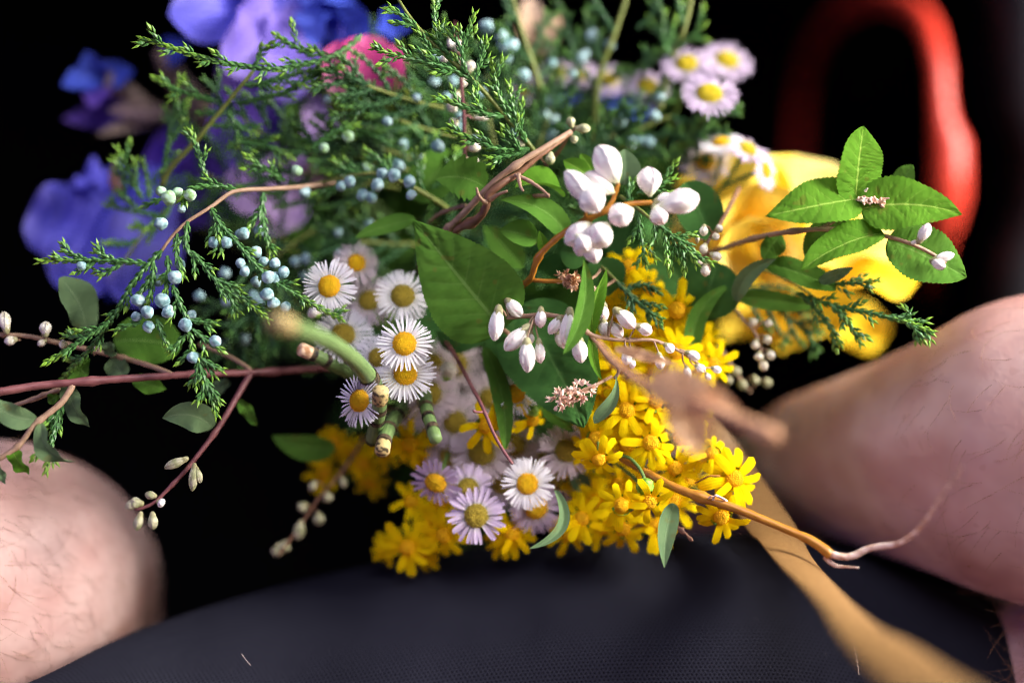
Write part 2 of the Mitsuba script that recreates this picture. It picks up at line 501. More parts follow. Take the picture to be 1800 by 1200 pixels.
# ------------------------------------------------------------------ juniper
def scales(P, step=0.0013, ln=0.0027, wd=0.00125, core=0.00046, u0=0.0, u1=1.0):
    L = np.concatenate([[0], np.cumsum(np.linalg.norm(np.diff(P, axis=0), axis=1))])
    n = max(3, int(L[-1] / step))
    s = (np.arange(n) + 0.3) / n * L[-1]
    Q = np.stack([np.interp(s, L, P[:, k]) for k in range(3)], 1)
    Tn, A, B = frames(Q)
    tt = s / L[-1]
    out = []
    vs, uvs, fs = [], [], []
    k = 0
    fr = np.array([[0, 1, 2], [0, 2, 3], [0, 3, 4], [0, 4, 1], [5, 2, 1], [5, 3, 2], [5, 4, 3], [5, 1, 4]])
    for i in range(n):
        shrink = 1.0 if tt[i] < 0.8 else 1.0 - 0.9 * (tt[i] - 0.8)
        rnd = rng.random()
        for sg in (0, 1):
            a = (i % 2) * np.pi / 2 + sg * np.pi + rng.normal() * 0.15
            out_ = A[i] * np.cos(a) + B[i] * np.sin(a)
            d = nrm(Tn[i] + out_ * (0.24 + 0.10 * rng.random()))
            sd = np.cross(d, out_)
            sd = nrm(sd)
            nn = np.cross(sd, d)
            b = Q[i] + out_ * core * 0.6
            l, w = ln * shrink * (0.9 + 0.2 * rng.random()), wd * shrink
            m = b + d * l * 0.42
            vs.append(np.array([b, m + sd * w / 2, m + nn * w * 0.35, m - sd * w / 2, m - nn * w * 0.35, b + d * l]))
            u = u0 + (u1 - u0) * tt[i]
            uvs.append(np.array([[u, rnd]] * 5 + [[min(1, u + 0.12), rnd]]))
            fs.append(fr + k)
            k += 6
    return np.vstack(vs), np.vstack(fs), np.vstack(uvs)


def shoot_path(p0, dr_, ln, n=6):
    q = p0 + np.outer(np.linspace(0, 1, n), dr_ * ln)
    bow = rng.normal(size=3) * 0.08 * ln
    return q + np.outer(np.linspace(0, 1, n) ** 2, bow)


def branchlet_mesh(P, dens=1.1, lmax=0.0095, flat=0.5, u0=0.1):
    """a branchlet path with its own short shoots on both sides"""
    ms = [scales(P, u0=u0)]
    L = np.concatenate([[0], np.cumsum(np.linalg.norm(np.diff(P, axis=0), axis=1))])
    ms.append(tube(P, np.linspace(0.00055, 0.0003, len(P)), 5))
    ms[-1][2][:] = [0.1, 0.2]
    Tn, A, B = frames(P)
    s = 0.003 + 0.002 * rng.random()
    sg = 1
    while s < L[-1] - 0.002:
        f = s / L[-1]
        i = min(len(P) - 1, int(f * (len(P) - 1)))
        p0 = np.array([np.interp(s, L, P[:, k]) for k in range(3)])
        sdir = np.cross(Tn[i], [0, 0, 1.0])
        sdir = nrm(sdir + np.array([0, 0, flat * rng.normal()]) + 0.15 * rng.normal(size=3))
        ang = math.radians(26 + 18 * rng.random())
        d = nrm(Tn[i] * math.cos(ang) + sdir * sg * math.sin(ang))
        ln = lmax * (0.45 + 0.75 * rng.random()) * (1.05 - 0.6 * f)
        if rng.random() < 0.85:
            ms.append(scales(shoot_path(p0, d, ln), u0=0.35))
        sg = -sg
        s += (0.0034 + 0.0022 * rng.random()) / dens
    return cat(ms)


def ico_berry(seed):
    m = trimesh.creation.icosphere(subdivisions=2, radius=1.0)
    v = np.array(m.vertices)
    k = meshkit.noise(v * 1.7 + seed * 7.1)[:, None]
    v = v * (0.82 + 0.40 * k) * [1, 1.10, 1]
    v[:, 1] -= 0.10 * np.exp(-((v[:, 0] ** 2 + v[:, 2] ** 2) * 22)) * (v[:, 1] > 0)
    return v, np.array(m.faces), np.zeros((len(v), 2)) + .5


BERRY = [Proto(ico_berry(k), 'berry_blue') for k in range(4)]


def put_berry(parent, px, py, d, r=9.5, bsdf=None, name='berry', protos=None, tilt=None):
    a = rng.random() * 6.28
    x, y, z = facing([rng.normal() * .4, rng.normal() * .4, 1], a)
    k = r * S(d) * (0.88 + 0.26 * rng.random())
    b = (protos or BERRY)[int(rng.integers(4)) % len(protos or BERRY)]
    b.put(parent, name, frame_mat(V(px, py, d), x * k, y * k, z * k), bsdf)


def juniper(label, main, subs, berries=(), bsdf='juniper', twig='twig_olive', r=5.0, dens=1.1, group=None, lmax=0.0092, berry_bsdf=None):
    t = thing('juniper_sprig', label, 'juniper sprig', group)
    P = path(main, 30)
    put(t, 'twig', tube(P[:, :3], np.linspace(r, r * .55, 30) * SPX, 7, wob=0.05), twig)
    for q in subs:
        Q = path(q, max(8, int(len(q) * 5)))[:, :3]
        put(t, 'branchlet', branchlet_mesh(Q, dens, lmax), bsdf, smooth=False)
    for b in berries:
        put_berry(t, b[0], b[1], b[2] if len(b) > 2 else 0.0, b[3] if len(b) > 3 else 9.5, b[4] if len(b) > 4 else berry_bsdf)
    return t


juniper('juniper sprig with many blue berries arching over the left side in sharp focus',
        [(600, 318, .03), (537, 328, .02), (475, 332, .012), (414, 336, .006), (372, 363, .003), (315, 402, 0), (285, 440, 0)],
        [[(285, 440, 0), (258, 468, 0), (228, 507, .001), (201, 555, .002), (192, 567, .003), (150, 624, .006), (120, 654, .01), (95, 690, .016)], [(256, 463), (204, 459), (144, 457), (66, 459, -.002)],
         [(204, 459), (185, 450), (165, 442)], [(150, 457), (130, 448), (108, 439)], [(215, 460), (195, 474), (174, 486)], [(165, 462), (147, 472), (129, 480)],
         [(192, 565), (150, 595), (114, 618), (78, 639, -.002)], [(150, 595, .004), (135, 592, .005), (111, 591, .006)],
         [(312, 411), (310, 441), (318, 468), (324, 489)],
         [(294, 450), (296, 475), (295, 492), (288, 520)],
         [(270, 462), (267, 504), (258, 537)], [(268, 480), (252, 507), (240, 522)],
         [(303, 501), (318, 537), (327, 558), (333, 585), (339, 612), (348, 630)],
         [(348, 628), (355, 650), (363, 675), (370, 697), (382, 733)], [(350, 632), (346, 655), (345, 683)], [(358, 660), (358, 680), (358, 703)], [(362, 668), (375, 688), (387, 705)], [(345, 620), (370, 640), (393, 650)], [(340, 612), (326, 626), (313, 638)],
         [(330, 390), (327, 432), (348, 453), (378, 492), (408, 516), (435, 531), (474, 565)],
         [(378, 490), (400, 498), (423, 505)], [(408, 516), (428, 523), (444, 531)], [(400, 512), (410, 532), (420, 550)], [(380, 495), (388, 510), (393, 525)], [(340, 447), (342, 465), (343, 483)],
         [(372, 366, .003), (387, 393), (414, 423), (438, 453), (480, 492), (519, 516), (560, 540), (602, 562, -.004)],
         [(463, 339, .01), (459, 369, .009), (444, 390, .008), (435, 405, .008)], [(460, 360, .01), (468, 414, .009), (477, 450, .008)],
         [(414, 333, .006), (369, 327, .005), (330, 336, .003), (318, 355, .002)], [(362, 317, .006), (347, 265, .006), (334, 227, .006)],
         [(335, 562), (358, 566), (381, 567)], [(339, 579), (363, 597), (393, 618)], [(276, 561), (282, 578), (294, 609)], [(246, 567), (222, 573), (201, 583)], [(327, 588), (315, 602), (303, 622)], [(380, 395), (370, 412), (366, 428)], [(388, 400), (391, 425), (388, 448)], [(283, 350, .006), (268, 356, .005), (250, 363, .004)]],
        [(377, 426), (398, 426), (428, 411, .006), (422, 412, .008), (423, 463), (430, 477), (450, 443, .004), (464, 460, .002), (483, 463, .002), (498, 479), (472, 487, -.002, 11), (482, 488), (469, 517, -.002, 11), (480, 532), (450, 495, .006), (455, 405, .012),
         (144, 467, 0, 8), (278, 493, .004), (307, 487, -.002, 11), (316, 465, .004, 8), (242, 527, 0, 10), (252, 538, .003, 8), (259, 549, -.002, 10.5), (240, 557, 0, 10), (261, 574, 0, 9), (285, 528, -.001, 11), (295, 548, -.001, 10.5), (337, 553, .004, 8), (326, 571, -.002, 11), (378, 600, 0, 10), (339, 628, 0, 9.5),
         (283, 337, .001, 10, 'berry_green'), (297, 348, 0, 11, 'berry_green'), (312, 338, .002, 10, 'berry_green'), (334, 343, 0, 10, 'berry_green'), (319, 367, .005, 8), (283, 393, 0, 10), (502, 540, .002, 9)],
        twig='twig_tan', r=5.2, dens=.52, lmax=.0060)
juniper('juniper sprig with a long bright tip pointing left across the upper left petals',
        [(285, 325, .03), (292, 307, .028), (340, 252, .022), (390, 192, .018), (427, 147, .016), (445, 125, .016)],
        [[(635, 62, .02), (577, 102, .014), (515, 117, .01), (477, 122, .008), (420, 115, .006), (390, 110, .004), (340, 97, .002), (290, 80, 0), (247, 68, 0)],
         [(445, 125, .016), (455, 100, .015), (460, 80, .015)], [(285, 322, .03), (297, 247, .03), (307, 190, .03), (317, 135, .03)], [(375, 176, .024), (315, 160, .02), (269, 136, .018)],
         [(425, 182, .02), (465, 172, .018), (515, 157, .018), (552, 132, .018), (615, 110, .02)], [(552, 100, .016), (522, 85, .014), (482, 60, .012)],
         [(410, 252, .024), (465, 257, .022), (515, 280, .022)], [(500, 317, .018), (465, 297, .014), (430, 272, .012)], [(550, 260, .02), (590, 232, .02), (630, 220, .022)],
         [(430, 150, .016), (470, 145, .016), (520, 130, .018), (560, 120, .02)], [(400, 195, .02), (420, 220, .022), (450, 235, .024)], [(300, 250, .03), (320, 210, .03), (330, 180, .03)],
         [(340, 255, .024), (330, 235, .024), (322, 215, .024)]],
        [(522, 300, .016, 9, 'berry_green'), (570, 260, .02, 9, 'berry_green'), (612, 240, .02, 9, 'berry_green')], r=6)
juniper('bright green juniper sprig rising from the vine tip to the top edge',
        [(940, 268, .01), (915, 235, .008), (880, 195, .006), (840, 150, .004), (780, 95, .003), (720, 30, .003), (690, -20, .004)],
        [[(845, 158, .004), (800, 125, .002), (750, 110, 0), (700, 98, 0), (655, 84, 0)], [(750, 108, 0), (738, 92, 0), (725, 85, 0)], [(735, 50, .003), (710, 30, .002), (683, 12, 0)], [(725, 45, .003), (706, 42, .002), (690, 40, .002)],
         [(820, 128, .002), (812, 90, .001), (822, 60, 0), (834, 22, -.001)], [(812, 95, 0), (800, 70, 0), (785, 60, 0)], [(836, 140, .002), (845, 105, .001), (858, 68, 0)], [(795, 108, .003), (778, 82, .002), (760, 60, .002)], [(770, 90, .003), (765, 40, .003), (762, 0, .004)],
         [(885, 205, .006), (850, 200, .004), (810, 186, .003), (772, 170, .003)], [(930, 262, .008), (880, 262, .004), (830, 244, .002), (780, 228, 0)], [(912, 262, .005), (900, 240, .003), (884, 222, .002)], [(925, 265, .006), (895, 275, .005), (855, 278, .004)],
         [(925, 250, .008), (905, 200, .006), (894, 145, .005)], [(905, 220, .007), (880, 175, .005), (865, 110, .004)], [(850, 200, .004), (838, 180, .004), (830, 165, .003)], [(800, 122, .002), (775, 128, .002), (760, 122, .002)], [(780, 95, .003), (755, 88, .002), (748, 74, .002)]], r=5)
juniper('blurred juniper sprig with a forked stem reaching the top edge',
        [(1045, 250, .055), (1050, 150, .05), (1080, 60, .046), (1100, 0, .046), (1112, -50, .046)],
        [[(1080, 60, .046), (1050, 10, .045), (1020, -30, .045)], [(1060, 110, .05), (1040, 70, .05), (1030, 20, .05)], [(1170, 110, .05), (1165, 30, .045), (1135, -20, .045)], [(1130, 140, .05), (1135, 110, .045), (1152, 88, .044)], [(1120, 50, .046), (1150, 20, .045), (1160, -20, .045)],
         [(1010, 110, .05), (1000, 60, .05), (985, 10, .05)], [(1050, 150, .05), (1020, 120, .05), (990, 90, .05)], [(1120, 190, .05), (1140, 170, .045), (1170, 160, .044)], [(1090, 200, .05), (1100, 160, .05), (1110, 120, .05)]],
        [(1040, 62, .05), (1023, 103, .05), (1072, 80, .05), (1030, 95, .05, 8)], bsdf='juniper_dark', r=7)
juniper('blurred juniper sprig with a bright tip just above the lilac daisies at upper right',
        [(1160, 190, .05), (1178, 110, .045), (1200, 60, .04), (1215, 0, .04), (1222, -40, .04)],
        [[(1190, 85, .04), (1215, 65, .038), (1240, 42, .036)], [(1180, 100, .045), (1165, 60, .045), (1170, 20, .045)], [(1205, 50, .04), (1195, 20, .04), (1190, -20, .04)]], bsdf='juniper', r=6.5)
juniper('bright-tipped juniper sprig bending down right from the white bud cluster',
        [(1090, 345, .01), (1120, 365, .006), (1150, 390, .003), (1180, 415, 0)],
        [[(1150, 390, .002), (1180, 412, 0), (1205, 435, -.001), (1226, 468, -.002)], [(1175, 408, 0), (1185, 430, 0), (1193, 458, 0)], [(1190, 420, 0), (1208, 428, 0), (1222, 445, 0)], [(1150, 395, .002), (1152, 415, .001), (1138, 432, 0)], [(1120, 370, .006), (1128, 420, .006), (1136, 470, .006)], [(1110, 360, .006), (1105, 330, .008), (1125, 312, .008)], [(1120, 340, .006), (1160, 325, .004), (1188, 312, .004)]], r=4)
juniper('dark blue-green juniper sprig crossing in front of the upper yellow flowers',
        [(1050, 460, .015), (1085, 495, .012), (1120, 525, .01)],
        [[(1085, 495, .012), (1115, 525, .01), (1165, 562, .008)], [(1100, 510, .012), (1130, 500, .012), (1160, 515, .012)], [(1110, 520, .01), (1112, 545, .01), (1108, 560, .01)], [(1125, 530, .01), (1138, 548, .01), (1140, 562, .01)]], bsdf='juniper_dark', r=4)
juniper('juniper sprig spreading to the right below the amber petals, its tip over the arm',
        [(1330, 470, .03), (1390, 495, .022), (1440, 530, .014)],
        [[(1400, 515, .016), (1470, 538, .01), (1540, 552, .006), (1590, 565, .004), (1642, 585, .002)], [(1410, 520, .014), (1445, 555, .012), (1480, 608, .01)], [(1460, 535, .01), (1492, 570, .008), (1514, 606, .006)], [(1560, 557, .005), (1600, 552, .004), (1585, 540, .004)], [(1590, 565, .004), (1610, 580, .003), (1625, 600, .002)], [(1440, 500, .014), (1490, 498, .012), (1545, 492, .012)]], bsdf='juniper', r=4)
juniper('juniper spray heavy with pale blue berries just left of the vine',
        [(790, 370, .03), (745, 340, .022), (700, 318, .018), (650, 305, .018), (590, 315, .022), (545, 325, .026)],
        [[(745, 340, .022), (735, 300, .022), (732, 262, .022)], [(700, 318, .018), (670, 285, .018), (640, 262, .02)], [(650, 305, .018), (615, 300, .02), (585, 280, .02)], [(600, 312, .022), (585, 335, .022), (560, 350, .024)], [(770, 300, .03), (740, 240, .03), (700, 215, .03)], [(690, 260, .026), (650, 235, .026), (600, 215, .028)], [(760, 330, .028), (790, 300, .028), (800, 260, .03)], [(660, 330, .022), (640, 350, .022), (625, 370, .024)]],
        [(672, 305, .016), (693, 308, .016), (663, 325, .016), (720, 320, .015), (723, 343, .014), (615, 320, .018), (600, 327, .018), (637, 343, .018), (653, 347, .018), (647, 295, .02, 9, 'berry_green'), (770, 257, .02, 10), (732, 275, .024), (535, 338, .02), (708, 255, .03, 9), (700, 290, .022)], r=5)
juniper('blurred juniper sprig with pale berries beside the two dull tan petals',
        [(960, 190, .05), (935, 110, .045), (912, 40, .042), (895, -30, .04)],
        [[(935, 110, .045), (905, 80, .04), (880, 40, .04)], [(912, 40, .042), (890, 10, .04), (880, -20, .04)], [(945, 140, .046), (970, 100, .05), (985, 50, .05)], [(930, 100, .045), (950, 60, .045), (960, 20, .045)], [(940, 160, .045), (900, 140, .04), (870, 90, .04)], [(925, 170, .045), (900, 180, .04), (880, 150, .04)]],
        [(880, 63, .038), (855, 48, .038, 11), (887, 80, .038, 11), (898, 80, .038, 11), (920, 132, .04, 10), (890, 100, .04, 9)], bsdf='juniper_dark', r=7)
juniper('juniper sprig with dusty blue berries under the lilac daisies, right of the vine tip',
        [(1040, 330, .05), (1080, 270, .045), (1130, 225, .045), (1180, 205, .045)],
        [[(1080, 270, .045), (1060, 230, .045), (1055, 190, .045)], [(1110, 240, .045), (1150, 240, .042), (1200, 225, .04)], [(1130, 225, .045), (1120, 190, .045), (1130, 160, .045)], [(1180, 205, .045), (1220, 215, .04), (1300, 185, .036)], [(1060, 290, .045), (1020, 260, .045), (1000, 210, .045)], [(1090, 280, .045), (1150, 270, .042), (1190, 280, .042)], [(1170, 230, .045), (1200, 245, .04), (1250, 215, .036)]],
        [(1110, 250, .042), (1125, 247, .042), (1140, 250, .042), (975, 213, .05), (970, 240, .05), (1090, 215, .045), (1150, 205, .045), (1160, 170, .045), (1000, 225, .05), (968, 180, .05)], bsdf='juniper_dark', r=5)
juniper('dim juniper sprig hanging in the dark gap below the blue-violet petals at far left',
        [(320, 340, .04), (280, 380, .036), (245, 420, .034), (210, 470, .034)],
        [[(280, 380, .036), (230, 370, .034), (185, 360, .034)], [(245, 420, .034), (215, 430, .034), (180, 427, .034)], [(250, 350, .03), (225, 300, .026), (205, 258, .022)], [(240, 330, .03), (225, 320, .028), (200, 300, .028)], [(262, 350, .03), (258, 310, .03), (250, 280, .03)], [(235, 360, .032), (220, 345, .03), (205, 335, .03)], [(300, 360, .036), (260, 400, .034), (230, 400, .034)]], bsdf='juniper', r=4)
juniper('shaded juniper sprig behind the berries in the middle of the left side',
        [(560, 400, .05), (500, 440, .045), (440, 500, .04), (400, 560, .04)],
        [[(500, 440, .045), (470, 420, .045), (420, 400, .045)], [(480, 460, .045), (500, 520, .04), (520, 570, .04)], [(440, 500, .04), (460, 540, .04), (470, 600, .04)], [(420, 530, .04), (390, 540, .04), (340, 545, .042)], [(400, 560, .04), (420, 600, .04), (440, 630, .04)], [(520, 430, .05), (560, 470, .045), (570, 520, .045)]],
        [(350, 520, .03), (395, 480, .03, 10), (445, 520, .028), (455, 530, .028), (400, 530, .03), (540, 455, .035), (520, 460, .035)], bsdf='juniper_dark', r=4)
juniper('small bright juniper tips hanging down behind the curly leaf at far left',
        [(120, 670, .012), (108, 720, .006), (95, 760, .003)],
        [[(112, 700, .008), (100, 740, .003), (88, 790, 0), (80, 832, -.001)], [(108, 710, .006), (104, 740, .004), (106, 760, .003)], [(105, 720, .006), (94, 735, .004), (82, 745, .003)]], r=3)
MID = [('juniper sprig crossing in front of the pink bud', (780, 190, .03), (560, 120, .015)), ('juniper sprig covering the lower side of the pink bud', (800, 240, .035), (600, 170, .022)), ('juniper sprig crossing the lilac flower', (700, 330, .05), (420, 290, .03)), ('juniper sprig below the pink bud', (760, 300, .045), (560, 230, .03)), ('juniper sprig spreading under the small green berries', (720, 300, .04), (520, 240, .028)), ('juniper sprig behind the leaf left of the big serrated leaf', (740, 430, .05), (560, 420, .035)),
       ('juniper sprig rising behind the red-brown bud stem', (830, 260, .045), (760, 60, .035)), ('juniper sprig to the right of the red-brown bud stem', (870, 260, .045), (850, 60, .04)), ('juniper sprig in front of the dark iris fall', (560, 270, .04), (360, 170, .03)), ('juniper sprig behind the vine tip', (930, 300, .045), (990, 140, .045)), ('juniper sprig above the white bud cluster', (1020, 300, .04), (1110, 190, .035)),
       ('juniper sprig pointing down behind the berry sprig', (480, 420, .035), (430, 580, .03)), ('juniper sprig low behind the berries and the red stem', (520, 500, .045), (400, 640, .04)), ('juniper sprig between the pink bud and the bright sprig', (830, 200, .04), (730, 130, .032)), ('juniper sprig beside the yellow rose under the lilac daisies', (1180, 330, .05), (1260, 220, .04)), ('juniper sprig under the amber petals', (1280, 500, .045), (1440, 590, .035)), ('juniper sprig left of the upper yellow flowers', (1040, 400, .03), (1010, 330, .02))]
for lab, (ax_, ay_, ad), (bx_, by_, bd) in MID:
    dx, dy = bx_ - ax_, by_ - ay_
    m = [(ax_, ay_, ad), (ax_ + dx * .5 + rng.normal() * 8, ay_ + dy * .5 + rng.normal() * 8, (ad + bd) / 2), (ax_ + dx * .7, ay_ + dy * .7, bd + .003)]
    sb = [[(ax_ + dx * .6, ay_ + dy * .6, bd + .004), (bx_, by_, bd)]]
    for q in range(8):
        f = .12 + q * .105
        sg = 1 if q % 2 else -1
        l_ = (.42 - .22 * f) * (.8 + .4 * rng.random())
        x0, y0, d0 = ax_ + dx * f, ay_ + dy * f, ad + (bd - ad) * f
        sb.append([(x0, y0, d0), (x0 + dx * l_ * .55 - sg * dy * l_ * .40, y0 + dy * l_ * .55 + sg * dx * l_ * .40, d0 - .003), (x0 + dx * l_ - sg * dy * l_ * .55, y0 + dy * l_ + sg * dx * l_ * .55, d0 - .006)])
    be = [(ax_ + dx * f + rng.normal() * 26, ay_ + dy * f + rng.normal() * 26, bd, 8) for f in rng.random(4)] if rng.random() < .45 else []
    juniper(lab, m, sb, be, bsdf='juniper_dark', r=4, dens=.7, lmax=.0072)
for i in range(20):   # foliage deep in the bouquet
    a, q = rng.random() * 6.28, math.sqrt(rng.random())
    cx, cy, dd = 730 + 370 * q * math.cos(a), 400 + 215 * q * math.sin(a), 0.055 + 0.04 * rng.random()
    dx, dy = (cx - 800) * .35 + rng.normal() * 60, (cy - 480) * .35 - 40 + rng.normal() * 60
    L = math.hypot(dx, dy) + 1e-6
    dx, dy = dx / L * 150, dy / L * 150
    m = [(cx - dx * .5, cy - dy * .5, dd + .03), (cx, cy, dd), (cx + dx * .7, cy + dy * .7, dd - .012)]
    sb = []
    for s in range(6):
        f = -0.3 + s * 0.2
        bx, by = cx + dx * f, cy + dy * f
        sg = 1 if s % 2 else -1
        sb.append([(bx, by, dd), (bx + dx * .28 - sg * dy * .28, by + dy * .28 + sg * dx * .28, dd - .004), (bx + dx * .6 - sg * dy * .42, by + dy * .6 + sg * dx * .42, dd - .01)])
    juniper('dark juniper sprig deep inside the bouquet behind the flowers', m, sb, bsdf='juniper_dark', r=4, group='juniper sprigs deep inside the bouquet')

# ------------------------------------------------------------------ buds
def bud_proto(k):
    n, m = 19, 46
    t = np.linspace(0, 1, n)
    th = np.linspace(0, 2 * np.pi, m)
    prof = np.sin(np.pi * np.clip(t, 0, 1) ** (1.05 + 0.12 * k)) ** 0.60
    prof[0], prof[-1] = 0.12, 0.10
    G = np.zeros((n, m, 3))
    for i in range(n):
        fr = (th / (2 * np.pi) * 5 + 0.45 * t[i] + .3 * k) % 1.0          # five overlapping petals, each with a free edge
        edge = fr ** 1.5
        r = prof[i] * (0.86 + 0.20 * edge * (0.35 + 0.65 * t[i])) * (1 + .05 * np.sin(th + k * 2))
        G[i, :, 0], G[i, :, 2], G[i, :, 1] = r * np.cos(th) * .5, r * np.sin(th) * .5, t[i] + (.05 * (fr - .5) * (t[i] > .7) * t[i])
    return grid(G)


def calyx_proto():
    n, m = 7, 21
    t = np.linspace(0, 1, n)
    th = np.linspace(0, 2 * np.pi, m)
    G = np.zeros((n, m, 3))
    for i in range(n):
        lob = 1 - 0.42 * np.abs(np.sin(th * 2.5)) * t[i] ** 1.5
        y = -0.06 + t[i] * 0.36 * lob
        r = 0.10 + 0.46 * np.clip(y + 0.06, 0, 1) ** 0.55
        G[i, :, 0], G[i, :, 2], G[i, :, 1] = r * np.cos(th), r * np.sin(th), y
    return grid(G)


BUD = [Proto(bud_proto(k), 'bud_white') for k in range(3)]
CAL = Proto(calyx_proto(), 'calyx')


def put_bud(parent, x0, y0, x1, y1, w, d=0.0, d1=None, bsdf=None, calyx='calyx', ped=None, twigs=None):
    d1 = d if d1 is None else d1
    a, b = V(x0, y0, d), V(x1, y1, d1)
    ax = b - a
    L = np.linalg.norm(ax)
    y = ax / L
    x = nrm(np.cross(y, [0.1, 0.2, 1.0]))
    z = np.cross(x, y)
    ww = w * S(d)
    M = frame_mat(a, x * ww, ax, z * ww)
    k = BUD[int(rng.integers(3))].put(parent, 'bud', M, bsdf)
    if calyx:
        CAL.put(k, 'calyx', frame_mat(a, x * ww * 0.98, y * min(L, ww * 1.9), z * ww * 0.98), calyx)
    if ped is not None and twigs is not None:
        twigs.append(tube(path([ped, ((ped[0] + x0) / 2 + rng.normal() * 2, (ped[1] + y0) / 2, (ped[2] + d) / 2), (x0, y0, d)], 8)[:, :3], 1.6 * S(d), 5))


def knobby(P, r, sides=8, nodes=()):
    """tube with slight swellings at nodes (fractions)"""
    n = len(P)
    t = np.linspace(0, 1, n)
    rr = np.broadcast_to(r, (n,)).copy()
    for q in nodes:
        rr *= 1 + 0.45 * np.exp(-((t - q) / 0.018) ** 2)
    return tube(P, rr, sides, wob=0.04)


# upper white bud cluster
t = thing('flowering_twig', 'brown twig with a loose cluster of fat white flower buds right of the vine', 'flowering twig')
tw = [knobby(path([(850, 520, .03), (900, 510, .014), (932, 490, .004), (945, 455, 0), (975, 422, -.004), (1020, 392, -.008), (1065, 372, -.010), (1110, 358, -.011), (1146, 356, -.011)], 60)[:, :3], np.linspace(7, 4.5, 60) * SPX, 8, (.3, .5, .75)),
      tube(path([(1055, 376, -.01), (1078, 350, -.011), (1086, 322, -.012)], 12)[:, :3], 4 * SPX, 6), tube(path([(1028, 390, -.008), (1030, 372, -.01), (1034, 356, -.012)], 8)[:, :3], 3 * SPX, 6),
      tube(path([(1075, 372, -.01), (1068, 378, -.01), (1108, 370, -.012)], 8)[:, :3], 2.5 * SPX, 6), tube(path([(935, 492, .004), (965, 494, .003), (1000, 494, .002)], 8)[:, :3], 4 * SPX, 6)]
for b in [(1086, 322, 1050, 258, 54, -.013), (1046, 362, 994, 302, 42, -.014), (1026, 326, 1052, 372, 52, -.015), (1080, 340, 1026, 308, 42, -.012), (1143, 346, 1140, 294, 46, -.012), (1114, 368, 1072, 388, 46, -.014), (1150, 356, 1182, 346, 24, -.011), (1156, 366, 1228, 346, 48, -.013), (1150, 362, 1166, 394, 36, -.013), (1146, 362, 1172, 374, 24, -.012),
          (1040, 392, 994, 428, 42, -.011), (1070, 392, 1040, 432, 52, -.013), (1030, 400, 1018, 450, 34, -.010), (1034, 418, 1048, 462, 36, -.011), (1012, 412, 1036, 440, 36, -.014)]:
    put_bud(t, *b, calyx=None if b[4] > 30 else 'calyx')
put(t, 'twig', cat(tw), 'twig_orange')
for q, m in [((1098, 325, .01, 1098, 262, .01, 54), 'leaf_grey'), ((1034, 308, .004, 990, 282, .004, 34), 'leaf_bright'), ((1044, 305, .006, 1020, 270, .008, 22), 'leaf_bright'), ((1030, 455, .01, 985, 440, .012, 50), 'leaf_deep'), ((1050, 455, .014, 1070, 520, .016, 80), 'leaf_deep'), ((958, 445, .002, 948, 405, -.002, 20), 'leaf_bright')]:
    put(t, 'leaf', pleaf(*q, serr=.06, ns=60, bend=5, teeth=12), m)

# hanging bud cluster
t = thing('flowering_twig', 'twig of hanging white buds with pink specks and olive caps below the big leaf', 'flowering twig')
main = [(800, 585, .02), (850, 572, .01), (890, 558, .003), (925, 555, 0), (955, 553, -.002), (1000, 560, -.003), (1045, 590, -.001), (1090, 597, 0), (1140, 597, .002), (1185, 612, .004), (1215, 630, .005), (1240, 650, .007)]
tw = [knobby(path(main, 80)[:, :3], np.linspace(5.5, 2.6, 80) * SPX, 7, (.25, .4, .55, .7)), tube(path([(1035, 585, -.001), (1055, 610, 0), (1072, 632, .001), (1088, 650, .002), (1080, 665, .003)], 20)[:, :3], 3.5 * SPX, 6)]
for x0, y0, x1, y1, w, d, px, py in [(877, 538, 869, 598, 29, -.004, 890, 556), (890, 526, 917, 556, 27, 0, 895, 556), (951, 540, 950, 576, 22, -.003, 958, 553), (930, 572, 888, 615, 31, -.003, 938, 556), (926, 596, 927, 654, 31, -.006, 938, 560), (947, 596, 950, 638, 21, -.003, 940, 558), (934, 582, 930, 606, 17, 0, 940, 558), (985, 556, 966, 587, 21, -.004, 990, 555), (1002, 542, 993, 602, 27, -.005, 1004, 555), (978, 582, 996, 612, 24, 0, 990, 560), (1016, 590, 1022, 637, 30, -.004, 1015, 565), (1062, 532, 1060, 566, 21, .006, 1060, 590), (1080, 543, 1116, 575, 30, -.003, 1070, 590), (1060, 562, 1066, 592, 24, .002, 1060, 592), (1072, 566, 1094, 592, 24, 0, 1070, 594),
                                   (1118, 572, 1146, 584, 24, -.001, 1105, 596), (1103, 612, 1101, 641, 21, -.001, 1100, 597), (1113, 630, 1111, 648, 13, .002, 1105, 597), (1158, 620, 1162, 649, 20, 0, 1150, 600), (1168, 604, 1184, 618, 19, .001, 1160, 602), (1205, 618, 1230, 630, 19, .003, 1195, 614), (1222, 642, 1240, 652, 17, .004, 1212, 628), (1206, 643, 1210, 668, 16, .004, 1200, 622), (1250, 646, 1268, 652, 15, .006, 1236, 646), (1240, 655, 1248, 668, 12, .006, 1238, 650)]:
    put_bud(t, x0, y0, x1, y1, w, d, ped=(px, py, d * .5), twigs=tw)
put(t, 'twig', cat(tw), 'twig_tan')
put(t, 'leaf', pleaf(990, 622, -.008, 1026, 455, -.006, 34, side=-16, bend=6, prof=(.8, .9), ns=40, fold=.5, nor=(.4, 0, 1)), 'leaf_mid', label='narrow pointed leaf standing across the buds')
put(t, 'leaf', pleaf(1042, 600, 0, 1066, 472, -.002, 26, side=10, bend=5, prof=(.9, .8), fold=.9, ns=40, serr=.12, twist=1.2), 'leaf_bright', label='folded pale green leaf')
put(t, 'leaf', pleaf(1020, 566, .001, 958, 558, .001, 20, bend=6, fold=.6), 'leaf_bright')
